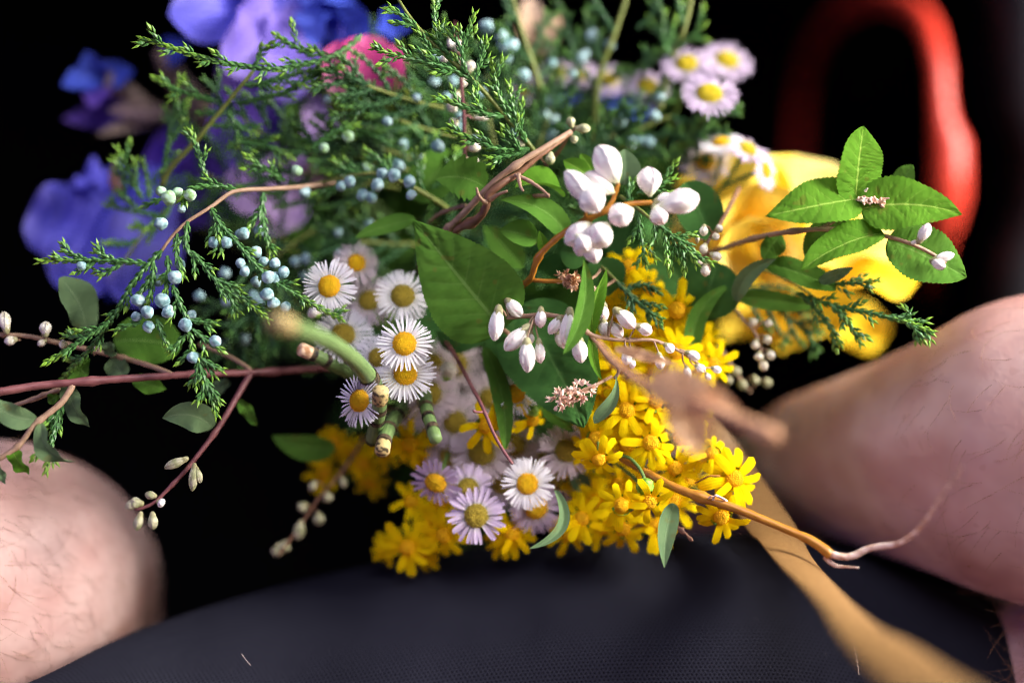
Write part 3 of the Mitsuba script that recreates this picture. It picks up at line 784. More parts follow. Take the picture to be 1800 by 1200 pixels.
put(t, 'leaf', pleaf(1043, 580, 0, 1058, 668, .001, 18, side=-8, bend=4, fold=.6), 'leaf_bright')
put(t, 'leaf', pleaf(1082, 655, .001, 1044, 744, -.003, 26, side=14, bend=8, fold=.7, twist=.8, prof=(1.5, .5)), 'leaf_grey', label='grey-green folded leaf below the dried head')
put(t, 'leaf', pleaf(1000, 420, .012, 880, 352, .006, 44, side=-20, bend=12, ns=60, serr=.08, twist=1.0), 'leaf_mid')

# two big serrated leaves
t = thing('serrated_leaf', 'large pointed dark green leaf with toothed edge, largest leaf at the centre', 'leaf')
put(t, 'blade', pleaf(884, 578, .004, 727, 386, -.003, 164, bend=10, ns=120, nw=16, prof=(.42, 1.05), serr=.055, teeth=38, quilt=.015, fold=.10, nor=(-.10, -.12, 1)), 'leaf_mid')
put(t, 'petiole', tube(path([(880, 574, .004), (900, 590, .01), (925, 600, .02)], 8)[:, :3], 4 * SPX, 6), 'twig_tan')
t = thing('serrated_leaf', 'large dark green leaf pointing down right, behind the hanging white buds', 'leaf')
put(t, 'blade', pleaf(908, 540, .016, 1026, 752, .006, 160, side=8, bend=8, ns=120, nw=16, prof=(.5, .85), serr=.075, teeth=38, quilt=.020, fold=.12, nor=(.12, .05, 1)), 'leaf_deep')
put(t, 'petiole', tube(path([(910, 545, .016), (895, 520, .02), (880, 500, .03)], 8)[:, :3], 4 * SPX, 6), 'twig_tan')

# right leafy twig
t = thing('leafy_twig', 'twig of bright green toothed leaves standing out at the right', 'leafy twig')
tw = [knobby(path([(1200, 470, .05), (1290, 430, .022), (1370, 410, .008), (1440, 403, .003), (1510, 408, 0), (1560, 416, -.002), (1610, 432, -.002), (1662, 462, -.002)], 60)[:, :3], np.linspace(6, 3.5, 60) * SPX, 7, (.4, .55, .75)),
      tube(path([(1440, 403, .004), (1480, 378, .002), (1508, 352, 0)], 12)[:, :3], 4 * SPX, 6), tube(path([(1612, 432, -.002), (1616, 420, -.003), (1618, 414, -.004)], 6)[:, :3], 2.2 * SPX, 5)]
nub = [tube(path([(1508, 350, -.001), (1530, 352, -.002), (1556, 357, -.003)], 14)[:, :3], np.linspace(6, 3, 14) * SPX, 7, wob=.3)]
for i in range(26):
    f = rng.random()
    p = V(1512 + 42 * f + rng.normal() * 2, 350 + 6 * f + rng.normal() * 5, -.003)
    nub.append(tube(np.stack([p, p + rng.normal(size=3) * .0007 + [0.0004, 0, .0005]]), [.0005, .0002], 4))
put(t, 'twig', cat(tw), 'twig_tan')
put(t, 'dried_tip', cat(nub), 'dried_pale', smooth=False)
for i, (q, m, k) in enumerate([((1503, 356, .004, 1517, 222, -.002, 100), 'leaf_bright', dict(prof=(.6, .75), nor=(.5, 0, 1), bend=8, fold=.15, side=9)), ((1506, 350, .001, 1346, 381, -.004, 92), 'leaf_bright', dict(prof=(.5, .95), bend=14, fold=.3, nor=(0, .5, 1), side=6)), ((1512, 368, -.001, 1691, 378, -.004, 96), 'leaf_bright', dict(prof=(.4, .95), bend=10, fold=.18, nor=(0, .3, 1), side=10)),
                              ((1570, 345, .012, 1604, 290, .01, 40), 'leaf_mid', dict(prof=(.6, .7), nor=(-.7, .2, 1))), ((1552, 410, -.002, 1408, 476, -.006, 66), 'leaf_bright', dict(prof=(.5, .8), bend=10, fold=.4, nor=(-.2, .7, 1), side=-6)), ((1560, 422, .004, 1698, 488, .002, 100), 'leaf_mid', dict(prof=(.5, .8), bend=8, fold=.15, nor=(.1, .2, 1))),
                              ((1488, 380, .006, 1418, 455, .01, 70), 'leaf_mid', dict(prof=(.5, .6))), ((1372, 410, .012, 1340, 455, .012, 44), 'leaf_mid', dict(prof=(.6, .7), nor=(.4, 0, 1))), ((1340, 462, .016, 1470, 510, .012, 48), 'leaf_mid', dict(prof=(.7, .7), nor=(0, .5, 1), bend=10)), ((1535, 380, .01, 1500, 440, .012, 40), 'leaf_mid', dict(prof=(.6, .7))), ((1440, 495, .012, 1500, 470, .008, 22), 'leaf_grey', dict(bend=8))]):
    put(t, 'leaf', pleaf(*q, ns=110, nw=12, serr=.08, teeth=20, quilt=.020, ruf=3.5, rufk=1.7, ph=i * 1.3, **k), m)
for b in [(1614, 427, 1633, 393, 22, -.005, -.007), (1640, 456, 1677, 447, 18, -.004, -.005), (1636, 458, 1660, 470, 20, -.006, -.010), (1600, 428, 1612, 424, 9, -.003, -.004)]:
    put_bud(t, *b, calyx='calyx')

# bud sprays in the right half
for lab, pts, bs, m, tm in [
    ('spray of tiny round white buds in front of the yellow rose', [(1300, 330, .03), (1262, 400, .012), (1240, 440, .008), (1248, 475, .006)],
     [(1238, 395, 1236, 415, 17), (1258, 405, 1270, 398, 16), (1230, 420, 1222, 420, 17), (1240, 428, 1234, 446, 17), (1232, 452, 1226, 466, 16), (1248, 446, 1268, 455, 18), (1240, 462, 1240, 486, 19), (1252, 420, 1264, 412, 15)], 'bud_cream', 'twig_brown'),
    ('blurred drooping spray of pale buds below the yellow rose', [(1280, 530, .03), (1305, 560, .022), (1330, 590, .02), (1342, 640, .02)],
     [(1318, 560, 1328, 572, 18), (1330, 596, 1326, 614, 16), (1345, 590, 1352, 604, 18), (1335, 618, 1333, 634, 18), (1350, 615, 1358, 632, 18), (1340, 632, 1344, 652, 18), (1352, 560, 1350, 575, 15)], 'bud_cream', 'twig_tan'),
    ('dim spray of pale buds in the dark gap beside the right arm', [(1260, 600, .04), (1290, 650, .036), (1320, 690, .034)],
     [(1290, 645, 1298, 660, 18), (1300, 668, 1310, 684, 18), (1345, 665, 1352, 680, 18), (1325, 660, 1330, 676, 16), (1282, 660, 1278, 676, 16)], 'bud_olive', 'twig_tan'),
    ('blurred drooping bud spray over the dark gap at lower left', [(640, 770, .05), (600, 830, .04), (565, 870, .034), (530, 920, .032), (490, 975, .03)],
     [(575, 865, 578, 882, 20), (540, 885, 524, 895, 20), (560, 900, 562, 922, 22), (530, 915, 522, 948, 22), (505, 950, 496, 968, 24), (492, 955, 484, 978, 22), (555, 845, 545, 862, 16), (600, 838, 606, 856, 14)], 'bud_olive', 'twig_brown'),
    ('red-brown stem with round white buds standing behind the juniper left of the vine', [(812, 320, .03), (817, 290, .02), (816, 220, .016), (812, 160, .016), (806, 90, .02), (800, 40, .03)],
     [(822, 128, 830, 108, 19), (806, 160, 798, 178, 19), (800, 182, 790, 196, 22), (804, 212, 794, 220, 20), (822, 262, 845, 255, 19), (820, 278, 810, 300, 22), (826, 280, 838, 292, 22), (790, 65, 794, 85, 14), (808, 70, 804, 92, 16), (788, 95, 776, 108, 14), (808, 140, 820, 150, 16), (830, 208, 860, 206, 12)], 'bud_cream', 'twig_red'),
    ('three olive buds and a white one around the tip of the brown vine', [(960, 290, .02), (985, 262, .014), (1005, 232, .01), (1012, 225, .01)],
     [(1006, 224, 1000, 206, 18), (1012, 226, 1038, 226, 19), (1004, 240, 1014, 250, 16), (968, 268, 966, 290, 19), (912, 240, 918, 262, 17)], 'bud_olive', 'twig_brown')]:
    t = thing('bud_spray', lab, 'bud spray')
    tw = [tube(path(pts, 30)[:, :3], np.linspace(4.5, 2.5, 30) * SPX, 6, wob=.05)]
    d0 = np.mean([p[2] for p in pts[1:]])
    P = path(pts, 30)[:, :3]
    for b in bs:
        a = V(b[0], b[1], d0)
        i = int(np.argmin(np.linalg.norm((P - a)[:, :2], axis=1)))
        put_bud(t, *b, d=d0 - .002, bsdf=m, calyx='calyx')
        tw.append(tube(np.stack([P[i], (P[i] + V(b[0], b[1], d0 - .002)) / 2 + [0, .0006, 0], V(b[0], b[1], d0 - .002)]), 1.6 * SPX, 5))
    put(t, 'twig', cat(tw), tm)

# left branch with red stem
t = thing('leafy_twig', 'dark red stem running in from the left edge with grey-green leaves', 'leafy twig')
red = [knobby(path([(-120, 706, -.012), (0, 688, -.006), (65, 678, -.002), (130, 672, 0), (210, 666, .004), (300, 660, .009), (370, 656, .013), (440, 655, .018), (520, 650, .03), (650, 640, .06)], 90)[:, :3], np.linspace(7.5, 5, 90) * SPX, 8, (.3, .52, .68)),
       knobby(path([(440, 657, .018), (415, 700, .014), (385, 750, .010), (340, 810, .006), (300, 855, .004), (262, 888, .003), (238, 895, .003)], 50)[:, :3], np.linspace(6, 3, 50) * SPX, 7, (.4, .75))]
tan = [knobby(path([(128, 676, 0), (110, 705, -.002), (78, 732, -.004), (62, 745, -.005), (30, 785, -.006), (-10, 810, -.007), (-60, 830, -.008)], 40)[:, :3], np.linspace(6, 4.5, 40) * SPX, 7, (.35, .6)),
       knobby(path([(302, 658, .009), (255, 640, .012), (200, 625, .014), (150, 613, .014), (100, 602, .012), (40, 590, .010), (-20, 588, .01)], 50)[:, :3], np.linspace(5, 4, 50) * SPX, 7, (.3, .6)),
       tube(path([(-20, 730, .008), (40, 708, .006), (105, 684, .004)], 14)[:, :3], 4.5 * SPX, 6, wob=.15), tube(path([(440, 650, .018), (400, 625, .022), (350, 605, .026)], 12)[:, :3], 4 * SPX, 6)]
put(t, 'stem', cat(red), 'twig_red')
for i, (x0, y0, x1, y1, w) in enumerate([(12, 585, 6, 548, 22), (30, 596, 8, 600, 18), (80, 592, 80, 565, 22), (118, 606, 104, 604, 16), (82, 598, 66, 606, 13), (160, 616, 175, 608, 13)]):
    put_bud(t, x0, y0, x1, y1, w, .008, bsdf='bud_cream', ped=(x0 - 6 + 12 * (i % 2), y0 + 8 if i != 1 else y0 + 2, .010), twigs=tan)
for x0, y0, x1, y1, w, b in [(276, 880, 289, 886, 18, 'bud_white'), (275, 872, 255, 868, 16, 'bud_olive'), (252, 885, 228, 882, 22, 'bud_olive'), (246, 880, 220, 892, 18, 'bud_olive'), (268, 900, 270, 930, 19, 'bud_olive'), (248, 900, 240, 932, 18, 'bud_olive'), (342, 815, 338, 862, 18, 'bud_olive'), (345, 820, 352, 848, 14, 'bud_olive'), (330, 805, 290, 822, 18, 'bud_olive')]:
    put_bud(t, x0, y0, x1, y1, w, .003, bsdf=b)
put(t, 'side_stem', cat(tan), 'twig_tan')
for q, m, k in [((374, 752, .010, 285, 735, .004, 52), 'leaf_grey', dict(side=-16, bend=10, ruf=5)), ((66, 736, -.005, -20, 690, -.010, 40), 'leaf_grey', dict(side=14, bend=10, twist=.9)), ((72, 742, -.005, 133, 810, -.004, 32), 'leaf_grey', dict(side=-20, bend=6, twist=1.2, fold=.6)), ((20, 790, -.006, 52, 834, -.005, 30), 'leaf_bright', dict(bend=6, twist=1.0)), ((-10, 812, -.008, 10, 850, -.008, 22), 'leaf_grey', dict(fold=.7)),
                ((152, 592, .016, 104, 488, .010, 66), 'leaf_grey', dict(prof=(.9, .7), bend=10, nor=(.5, .2, 1), side=-10, twist=.7)), ((200, 600, .02, 318, 612, .022, 88), 'leaf_mid', dict(prof=(.6, .6), bend=6, nor=(0, .2, 1), side=6)), ((120, 672, .003, 158, 750, .006, 36), 'leaf_grey', dict(bend=6, side=-8, twist=.7)), ((195, 630, .014, 220, 664, .012, 44), 'leaf_grey', dict(prof=(.6, .6))), ((190, 625, .012, 195, 600, .01, 30), 'leaf_grey', {}),
                ((232, 668, .01, 292, 684, .014, 34), 'leaf_mid', dict(nor=(0, .3, 1))), ((130, 640, .01, 155, 660, .01, 50), 'leaf_mid', {}), ((420, 700, .016, 452, 748, .02, 22), 'leaf_mid', dict(fold=.5)), ((392, 690, .02, 380, 668, .022, 40), 'leaf_grey', {}), ((84, 706, .004, 104, 694, .004, 20), 'leaf_mid', {})]:
    k = dict(k)
    k.setdefault('ruf', 7)
    put(t, 'leaf', pleaf(*q, ns=50, nw=8, serr=.03, teeth=9, ph=q[0], rufk=1.6, **k), m)

# woody vine
t = thing('woody_vine', 'bare twisted brown woody vine rising diagonally to the upper right at the centre', 'vine')
w1 = path([(740, 470, .04), (785, 405, .012), (820, 370, .006), (850, 338, .003), (880, 310, .001), (915, 285, 0), (960, 258, .002), (1003, 232, .006)], 70)[:, :3]
w2 = path([(745, 460, .045), (800, 402, .012), (835, 388, .006), (855, 362, .002), (858, 345, .001), (880, 325, 0), (910, 305, .002), (940, 280, .002), (975, 255, .004), (1000, 236, .007)], 80)[:, :3]
put(t, 'stem', knobby(w1, np.linspace(7, 5.5, 70) * SPX, 9, (.4, .75)), 'twig_tan')
put(t, 'stem', knobby(w2, np.concatenate([np.full(34, 8.5), np.linspace(8.5, 4, 46)]) * SPX, 9, (.42, .5)), 'twig_brown')
put(t, 'side_twig', cat([tube(path(q, 14)[:, :3], np.linspace(4.5, 2.2, 14) * SPX, 6, wob=.08) for q in
    [[(905, 308, 0), (930, 318, -.001), (965, 345, -.002)], [(912, 306, 0), (914, 325, -.002), (920, 336, -.003)], [(855, 356, 0), (842, 345, -.003), (838, 330, -.004)], [(862, 352, 0), (880, 340, -.003), (892, 336, -.004)], [(960, 260, .002), (930, 280, .004), (918, 296, .003)], [(820, 362, .015), (780, 372, .02), (752, 392, .025)], [(965, 344, .004), (930, 345, .008), (890, 352, .012)], [(870, 545, .03), (860, 500, .03), (830, 440, .035)]]]), 'twig_tan')

# assorted leaves of the middle
ML = [('long pointed dark leaf at the left of the big serrated leaf', (730, 384, .02, 624, 418, .016, 34), 'leaf_mid', dict(nor=(0, .4, 1))),
      ('ragged lobed leaf just left of the vine', (852, 330, .012, 765, 315, .008, 66), 'leaf_mid', dict(serr=.3, teeth=6, side=-10, bend=8)),
      ('broad shaded leaf above the ragged leaf at the centre', (800, 270, .03, 725, 350, .03, 80), 'leaf_mid', dict(prof=(.6, .6))),
      ('shaded pointed leaf behind the vine below its fork', (945, 420, .012, 878, 405, .010, 50), 'leaf_mid', dict(serr=.06, nor=(0, .4, 1))),
      ('curled leaf right of the vine fork with a pale toothed rim', (988, 345, .012, 905, 330, .006, 62), 'leaf_bright', dict(serr=.06, nor=(-.2, .9, .8), bend=16, cup=.2)),
      ('dim leaf between the vine and the big serrated leaf', (920, 470, .03, 850, 395, .03, 48), 'leaf_mid', {}),
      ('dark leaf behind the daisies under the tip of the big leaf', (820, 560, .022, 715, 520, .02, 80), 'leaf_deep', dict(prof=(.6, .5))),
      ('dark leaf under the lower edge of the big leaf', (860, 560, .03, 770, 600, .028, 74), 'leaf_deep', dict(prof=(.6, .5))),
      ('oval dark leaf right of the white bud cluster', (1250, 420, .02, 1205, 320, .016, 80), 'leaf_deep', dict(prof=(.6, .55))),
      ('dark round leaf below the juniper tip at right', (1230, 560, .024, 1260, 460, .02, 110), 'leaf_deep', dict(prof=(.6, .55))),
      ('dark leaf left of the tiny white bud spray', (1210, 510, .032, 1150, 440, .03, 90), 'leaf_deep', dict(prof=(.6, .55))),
      ('long blade curving below the yellow rose', (1220, 640, .016, 1285, 500, .02, 34), 'leaf_mid', dict(side=30, bend=8, fold=.4)),
      ('arched leaf blade in front of the amber petals', (1295, 530, .016, 1365, 455, .01, 30), 'leaf_grey', dict(side=18, bend=8, fold=.5)),
      ('long dark blade reaching right below the amber petals', (1290, 520, .02, 1440, 540, .02, 34), 'leaf_mid', dict(bend=6)),
      ('narrow green blade hanging among the lower daisies', (850, 610, .02, 888, 790, .008, 34), 'leaf_mid', dict(side=14, bend=6, fold=.4, prof=(.5, .6))),
      ('curled grey-green leaf hooked left over the navy cloth', (975, 860, .008, 930, 964, -.004, 20), 'leaf_grey', dict(side=36, bend=6, fold=.7, prof=(.5, .7))),
      ('limp grey-green leaf hanging straight down over the navy cloth', (1186, 885, .006, 1168, 998, -.006, 34), 'leaf_grey', dict(side=-8, bend=6, fold=.5, prof=(.6, .9))),
      ('blurred grey-green leaf in the dark at lower left', (590, 785, .04, 478, 765, .034, 46), 'leaf_mid', dict(side=10)),
      ('small dark leaf under the yellow flowers by the second big leaf', (945, 700, .02, 1010, 760, .02, 30), 'leaf_mid', {}),
      ('grey-green leaf blurred behind the lower yellow flowers', (1005, 830, .03, 1050, 880, .028, 34), 'leaf_grey', {}),
      ('pale stub of leaf just left of the red handle near the bright leaves', (1430, 500, .006, 1465, 470, .004, 14), 'leaf_grey', {})]
for lab, q, m, k in ML[:-1]:
    t = thing('leaf', lab, 'leaf')
    k = dict(k)
    k.setdefault('serr', .03)
    k.setdefault('bend', 6)
    put(t, 'blade', pleaf(*q, ns=60, nw=8, **k), m)
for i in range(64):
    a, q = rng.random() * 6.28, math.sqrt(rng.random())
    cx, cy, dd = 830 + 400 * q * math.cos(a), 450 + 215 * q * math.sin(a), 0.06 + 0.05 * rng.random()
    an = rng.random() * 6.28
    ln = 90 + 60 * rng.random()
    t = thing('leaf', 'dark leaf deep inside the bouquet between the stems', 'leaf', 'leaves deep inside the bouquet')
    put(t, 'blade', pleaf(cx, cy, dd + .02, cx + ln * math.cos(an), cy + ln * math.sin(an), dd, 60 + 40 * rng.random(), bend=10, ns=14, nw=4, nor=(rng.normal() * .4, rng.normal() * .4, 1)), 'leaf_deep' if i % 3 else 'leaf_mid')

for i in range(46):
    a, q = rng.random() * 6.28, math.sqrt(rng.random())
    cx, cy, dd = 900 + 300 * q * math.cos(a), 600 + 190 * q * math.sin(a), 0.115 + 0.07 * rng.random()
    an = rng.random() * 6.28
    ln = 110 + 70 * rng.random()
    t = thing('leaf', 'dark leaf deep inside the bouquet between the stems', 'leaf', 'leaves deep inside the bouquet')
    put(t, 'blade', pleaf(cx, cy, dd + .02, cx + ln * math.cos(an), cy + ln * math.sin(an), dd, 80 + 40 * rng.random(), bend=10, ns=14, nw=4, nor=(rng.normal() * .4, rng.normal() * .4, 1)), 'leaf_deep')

# ------------------------------------------------------------------ daisies
def dome(r, h, n=9, m=28):
    t = np.linspace(0, 1, n)
    th = np.linspace(0, 2 * np.pi, m)
    G = np.zeros((n, m, 3))
    for i in range(n):
        q = max(t[i], 1e-3)
        G[i, :, 0], G[i, :, 1], G[i, :, 2] = r * q * np.cos(th), r * q * np.sin(th), h * (1 - q ** 2.6) * (1 - .12 * np.exp(-(q / .3) ** 2))
    v, f, uv = grid(G)
    uv = np.stack([np.repeat(t, m), np.tile(th / 6.2832, n)], 1)
    return v, f[:, ::-1], uv


def disc_mesh(r, h, n=150, seed=0, size=.085):
    ms = [dome(r, h)]
    g = np.random.default_rng(seed)
    for i in range(n):
        q = math.sqrt((i + .5) / n)
        a = i * 2.39996
        p = np.array([r * q * math.cos(a), r * q * math.sin(a), h * (1 - q ** 2.6) * (1 - .12 * math.exp(-(q / .3) ** 2))])
        s = r * size * (0.8 + .4 * g.random())
        o = trimesh.creation.icosphere(subdivisions=0, radius=s)
        v = np.array(o.vertices) * [1, 1, 1.3] + p + [0, 0, s * .3]
        ms.append((v, np.array(o.faces), np.tile([[q, .5]], (len(v), 1))))
    return cat(ms)


def strip(a, r0, r1, w, z0, z1, droop, g, seg=4, notch=True):
    """one ray petal lying along direction a"""
    t = np.linspace(0, 1, seg + 1)
    d, s = np.array([math.cos(a), math.sin(a), 0]), np.array([-math.sin(a), math.cos(a), 0])
    bendy = g.normal() * .05
    G = np.zeros((seg + 1, 3, 3))
    for i, q in enumerate(t):
        ww = w * (.55 + .45 * min(1, q * 2.4)) * (1 if q < .85 else .70)
        c = d * (r0 + (r1 - r0) * q) + s * bendy * q * q + np.array([0, 0, z0 + (z1 - z0) * q - droop * q * q])
        G[i, 0], G[i, 1], G[i, 2] = c - s * ww / 2, c + [0, 0, -w * .22], c + s * ww / 2
    if notch:
        G[-1, 1] -= d * (r1 - r0) * .03
    uvg = np.stack(np.meshgrid(t, np.linspace(0, 1, 3), indexing='ij'), -1)
    uvg[..., 1] = uvg[..., 1] * .1 + g.random() * .9
    return grid(G, uvg)


def rays(n, w, seed, r0=.36, lay=3, spread=.05, droop=.0, rise=.08):
    g = np.random.default_rng(seed)
    ms = []
    for i in range(n):
        a = (i + g.normal() * .25) / n * 2 * np.pi
        l = i % lay
        if g.random() < .05:
            continue
        ms.append(strip(a, r0, 1 + g.normal() * .05 - .05 * (l == 2), w * (.85 + .3 * g.random()), .02 - .03 * l, rise * (1 - l * .7) + g.normal() * spread, droop + abs(g.normal()) * .03 + (.25 if g.random() < .05 else 0), g))
    return cat(ms)


DISC = [Proto(disc_mesh(.42, .20, 170, 1), 'disc_yellow'), Proto(disc_mesh(.40, .16, 150, 2), 'disc_yellow')]
RAYF = [Proto(rays(96, .055, k, rise=.06 + .05 * (k % 2), spread=.045, droop=.04), 'ray_white') for k in range(4)]
RAYB = [Proto(rays(34, .13, k + 20, spread=.06, droop=.06), 'ray_lilac') for k in range(3)]


def bract_cup():
    t, th = np.linspace(0, 1, 6), np.linspace(0, 2 * np.pi, 15)
    G = np.zeros((6, 15, 3))
    for i, q in enumerate(t):
        r = .40 * math.sin(q * 1.45) + .05
        G[i, :, 0], G[i, :, 1], G[i, :, 2] = r * np.cos(th), r * np.sin(th), -.34 + .32 * q
    return grid(G)


CUP = Proto(bract_cup(), 'calyx_green')
GATHER = V(860, 690, .18)


def flower_stem(c, n, rad, wob=.012):
    g = GATHER + rng.normal(size=3) * [wob, wob, .01]
    k = np.linalg.norm(g - c)
    a = c - nrm(n) * min(.03, k * .3)
    t = np.linspace(0, 1, 14)[:, None]
    P = (1 - t) ** 2 * c + 2 * t * (1 - t) * a + t * t * g
    return tube(P, rad, 6)


def daisy(px, py, d, r, nx, ny, kind, label, group=None):
    t = thing('daisy', label, 'daisy', group)
    n = nrm([nx, ny, 1])
    k = r * S(d)
    x, y, z = facing(n, rng.random() * 6.28)
    M = frame_mat(V(px, py, d), x * k, y * k, z * k)
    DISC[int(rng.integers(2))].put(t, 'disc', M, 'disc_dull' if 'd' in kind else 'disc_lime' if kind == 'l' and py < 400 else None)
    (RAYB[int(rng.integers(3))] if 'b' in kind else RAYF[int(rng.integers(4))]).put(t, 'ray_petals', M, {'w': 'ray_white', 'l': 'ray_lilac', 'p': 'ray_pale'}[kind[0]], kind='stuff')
    CUP.put(t, 'bract_cup', M)
    put(t, 'stem', flower_stem(V(px, py, d) - z * k * .3, z, .0007), 'stem_green')


for a in [(711, 604, 0, 49, .05, .10, 'w', 'crisp white daisy with a domed yellow centre, topmost of the sharp daisy pair'), (713, 657, .006, 52, 0, .35, 'w', 'white daisy partly hidden beneath the crisp topmost daisy'), (632, 704, -.002, 47, -.52, .12, 'w', 'white daisy turned left, beside the horsetail with black rings'), (579, 503, .004, 49, -.12, .12, 'w', 'white daisy at the left end of the daisy group, under a juniper tip'),
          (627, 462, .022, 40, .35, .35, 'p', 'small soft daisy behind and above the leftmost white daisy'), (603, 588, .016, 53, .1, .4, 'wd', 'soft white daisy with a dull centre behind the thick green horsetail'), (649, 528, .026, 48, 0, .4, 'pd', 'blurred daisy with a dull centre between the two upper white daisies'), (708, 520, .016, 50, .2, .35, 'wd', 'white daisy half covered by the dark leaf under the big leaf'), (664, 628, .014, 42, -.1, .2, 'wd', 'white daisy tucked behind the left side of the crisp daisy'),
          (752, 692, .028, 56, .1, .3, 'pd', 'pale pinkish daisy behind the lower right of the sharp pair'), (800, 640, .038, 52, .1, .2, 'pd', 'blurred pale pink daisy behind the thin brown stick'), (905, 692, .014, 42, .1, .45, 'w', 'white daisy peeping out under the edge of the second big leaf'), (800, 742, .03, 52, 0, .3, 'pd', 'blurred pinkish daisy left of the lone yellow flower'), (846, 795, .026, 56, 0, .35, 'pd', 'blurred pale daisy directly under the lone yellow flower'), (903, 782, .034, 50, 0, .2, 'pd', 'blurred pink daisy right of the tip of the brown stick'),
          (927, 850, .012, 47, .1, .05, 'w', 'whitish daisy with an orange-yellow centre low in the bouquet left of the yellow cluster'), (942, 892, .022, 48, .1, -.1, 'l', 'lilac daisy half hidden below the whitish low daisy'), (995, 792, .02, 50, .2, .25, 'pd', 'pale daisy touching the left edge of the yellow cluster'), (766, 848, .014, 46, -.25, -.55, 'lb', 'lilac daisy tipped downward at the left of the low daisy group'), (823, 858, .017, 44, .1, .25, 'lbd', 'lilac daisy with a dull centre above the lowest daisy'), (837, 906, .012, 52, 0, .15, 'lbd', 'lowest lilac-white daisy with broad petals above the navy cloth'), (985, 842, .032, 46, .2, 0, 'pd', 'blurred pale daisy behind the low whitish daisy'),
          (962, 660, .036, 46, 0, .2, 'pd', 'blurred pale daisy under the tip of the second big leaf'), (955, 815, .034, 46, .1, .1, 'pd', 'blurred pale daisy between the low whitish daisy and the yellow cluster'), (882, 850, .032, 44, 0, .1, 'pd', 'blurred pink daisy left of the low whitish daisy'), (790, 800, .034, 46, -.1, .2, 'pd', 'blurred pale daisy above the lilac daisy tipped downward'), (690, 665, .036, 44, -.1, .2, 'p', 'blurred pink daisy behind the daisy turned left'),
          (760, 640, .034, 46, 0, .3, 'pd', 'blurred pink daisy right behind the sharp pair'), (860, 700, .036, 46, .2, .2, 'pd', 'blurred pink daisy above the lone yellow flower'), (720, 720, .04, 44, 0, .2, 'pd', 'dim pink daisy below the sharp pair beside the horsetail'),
          (1247, 165, .028, 52, 0, .75, 'l', 'lilac-white daisy with a yellow centre, clearest of the upper right group'), (1207, 112, .042, 46, -.1, .7, 'l', 'blurred lilac daisy above left of the clearest upper right daisy'), (1278, 106, .055, 48, .2, .8, 'l', 'blurred lilac daisy farthest right against the black background'), (1138, 152, .05, 42, .1, .7, 'l', 'blurred lilac daisy with an orange centre left of the upper right group'), (1268, 250, .034, 40, -.2, 1.6, 'w', 'pale daisy seen from the side above the yellow rose'), (1312, 262, .034, 44, .6, 1.3, 'l', 'lilac daisy seen from the side over the rim of the yellow rose'), (1346, 300, .03, 36, 1.3, .2, 'l', 'pale daisy drooping on the yellow rose petals'), (1240, 285, .045, 44, -.1, .5, 'p', 'blurred pink daisy between the white buds and the yellow rose'),
          (982, 128, .065, 38, 0, .9, 'l', 'blurred lilac daisy with orange centre at the top middle'), (922, 158, .062, 34, -.2, .6, 'l', 'blurred lilac daisy right of the bright juniper tip'), (1072, 140, .066, 36, 0, .5, 'l', 'blurred violet daisy behind the forked juniper stem'), (1020, 130, .066, 32, 0, .5, 'l', 'blurred lilac daisy right of the orange-centred one at the top middle')]:
    daisy(*a)
t = thing('daisy_bud', 'small round pink and white daisy bud under the leftmost white daisy', 'flower bud')
put_bud(t, 560, 558, 548, 540, 30, .016, bsdf='bud_white', calyx='calyx_green')
t = thing('daisy_bud', 'blurred pale closed daisy bud in front of the pink daisies', 'flower bud')
put_bud(t, 784, 668, 790, 635, 32, .026, bsdf='bud_cream', calyx='calyx_green')

# ------------------------------------------------------------------ yellow ragwort
def rag_petal(k):
    g = np.random.default_rng(k)
    return sheet([.14, 0, .03], [1.06, 0.03 * g.normal(), -.02], 0.27 + .06 * g.random(), bend=.03 + .08 * g.random(), side=.04 * g.normal(), twist=.25 * g.normal(), prof=(.30, .17), fold=.06 * g.normal(), cup=-.05 + .05 * g.normal(), ns=9, nw=4, ruf=.012, curl=-.10 * g.random())


RPET = [Proto(rag_petal(k), 'ray_yellow') for k in range(8)]
RDISC = [Proto(disc_mesh(.29, .20, 70, 5, .12), 'disc_orange'), Proto(disc_mesh(.28, .25, 60, 6, .13), 'disc_orange')]
RCUP = Proto(bract_cup(), 'calyx_green')


def ragwort(px, py, d, r, nx, ny, label, group=None, droop=0.0):
    t = thing('ragwort_flower', label, 'yellow flower', group)
    n = nrm([nx, ny, 1])
    k = r * S(d) * 1.08
    x, y, z = facing(n, rng.random() * 6.28)
    o = V(px, py, d)
    RDISC[int(rng.integers(2))].put(t, 'disc', frame_mat(o, x * k, y * k, z * k))
    RCUP.put(t, 'bract_cup', frame_mat(o, x * k * .9, y * k * .9, z * k * 1.3))
    m = int(rng.integers(9, 13))
    for i in range(m):
        if rng.random() < .04:
            continue
        a = (i + rng.normal() * .10) / m * 6.2832
        e = rng.normal() * .26 - droop - .05
        rad = x * math.cos(a) + y * math.sin(a)
        tan_ = y * math.cos(a) - x * math.sin(a)
        up = z * math.cos(e) - rad * math.sin(e)
        rad = rad * math.cos(e) + z * math.sin(e)
        kk = k * (.82 + .30 * rng.random())
        RPET[int(rng.integers(8))].put(t, 'petal', frame_mat(o, rad * kk, tan_ * kk, up * kk))
    put(t, 'stem', flower_stem(o - z * k * .4, z, .0006), 'stem_green')


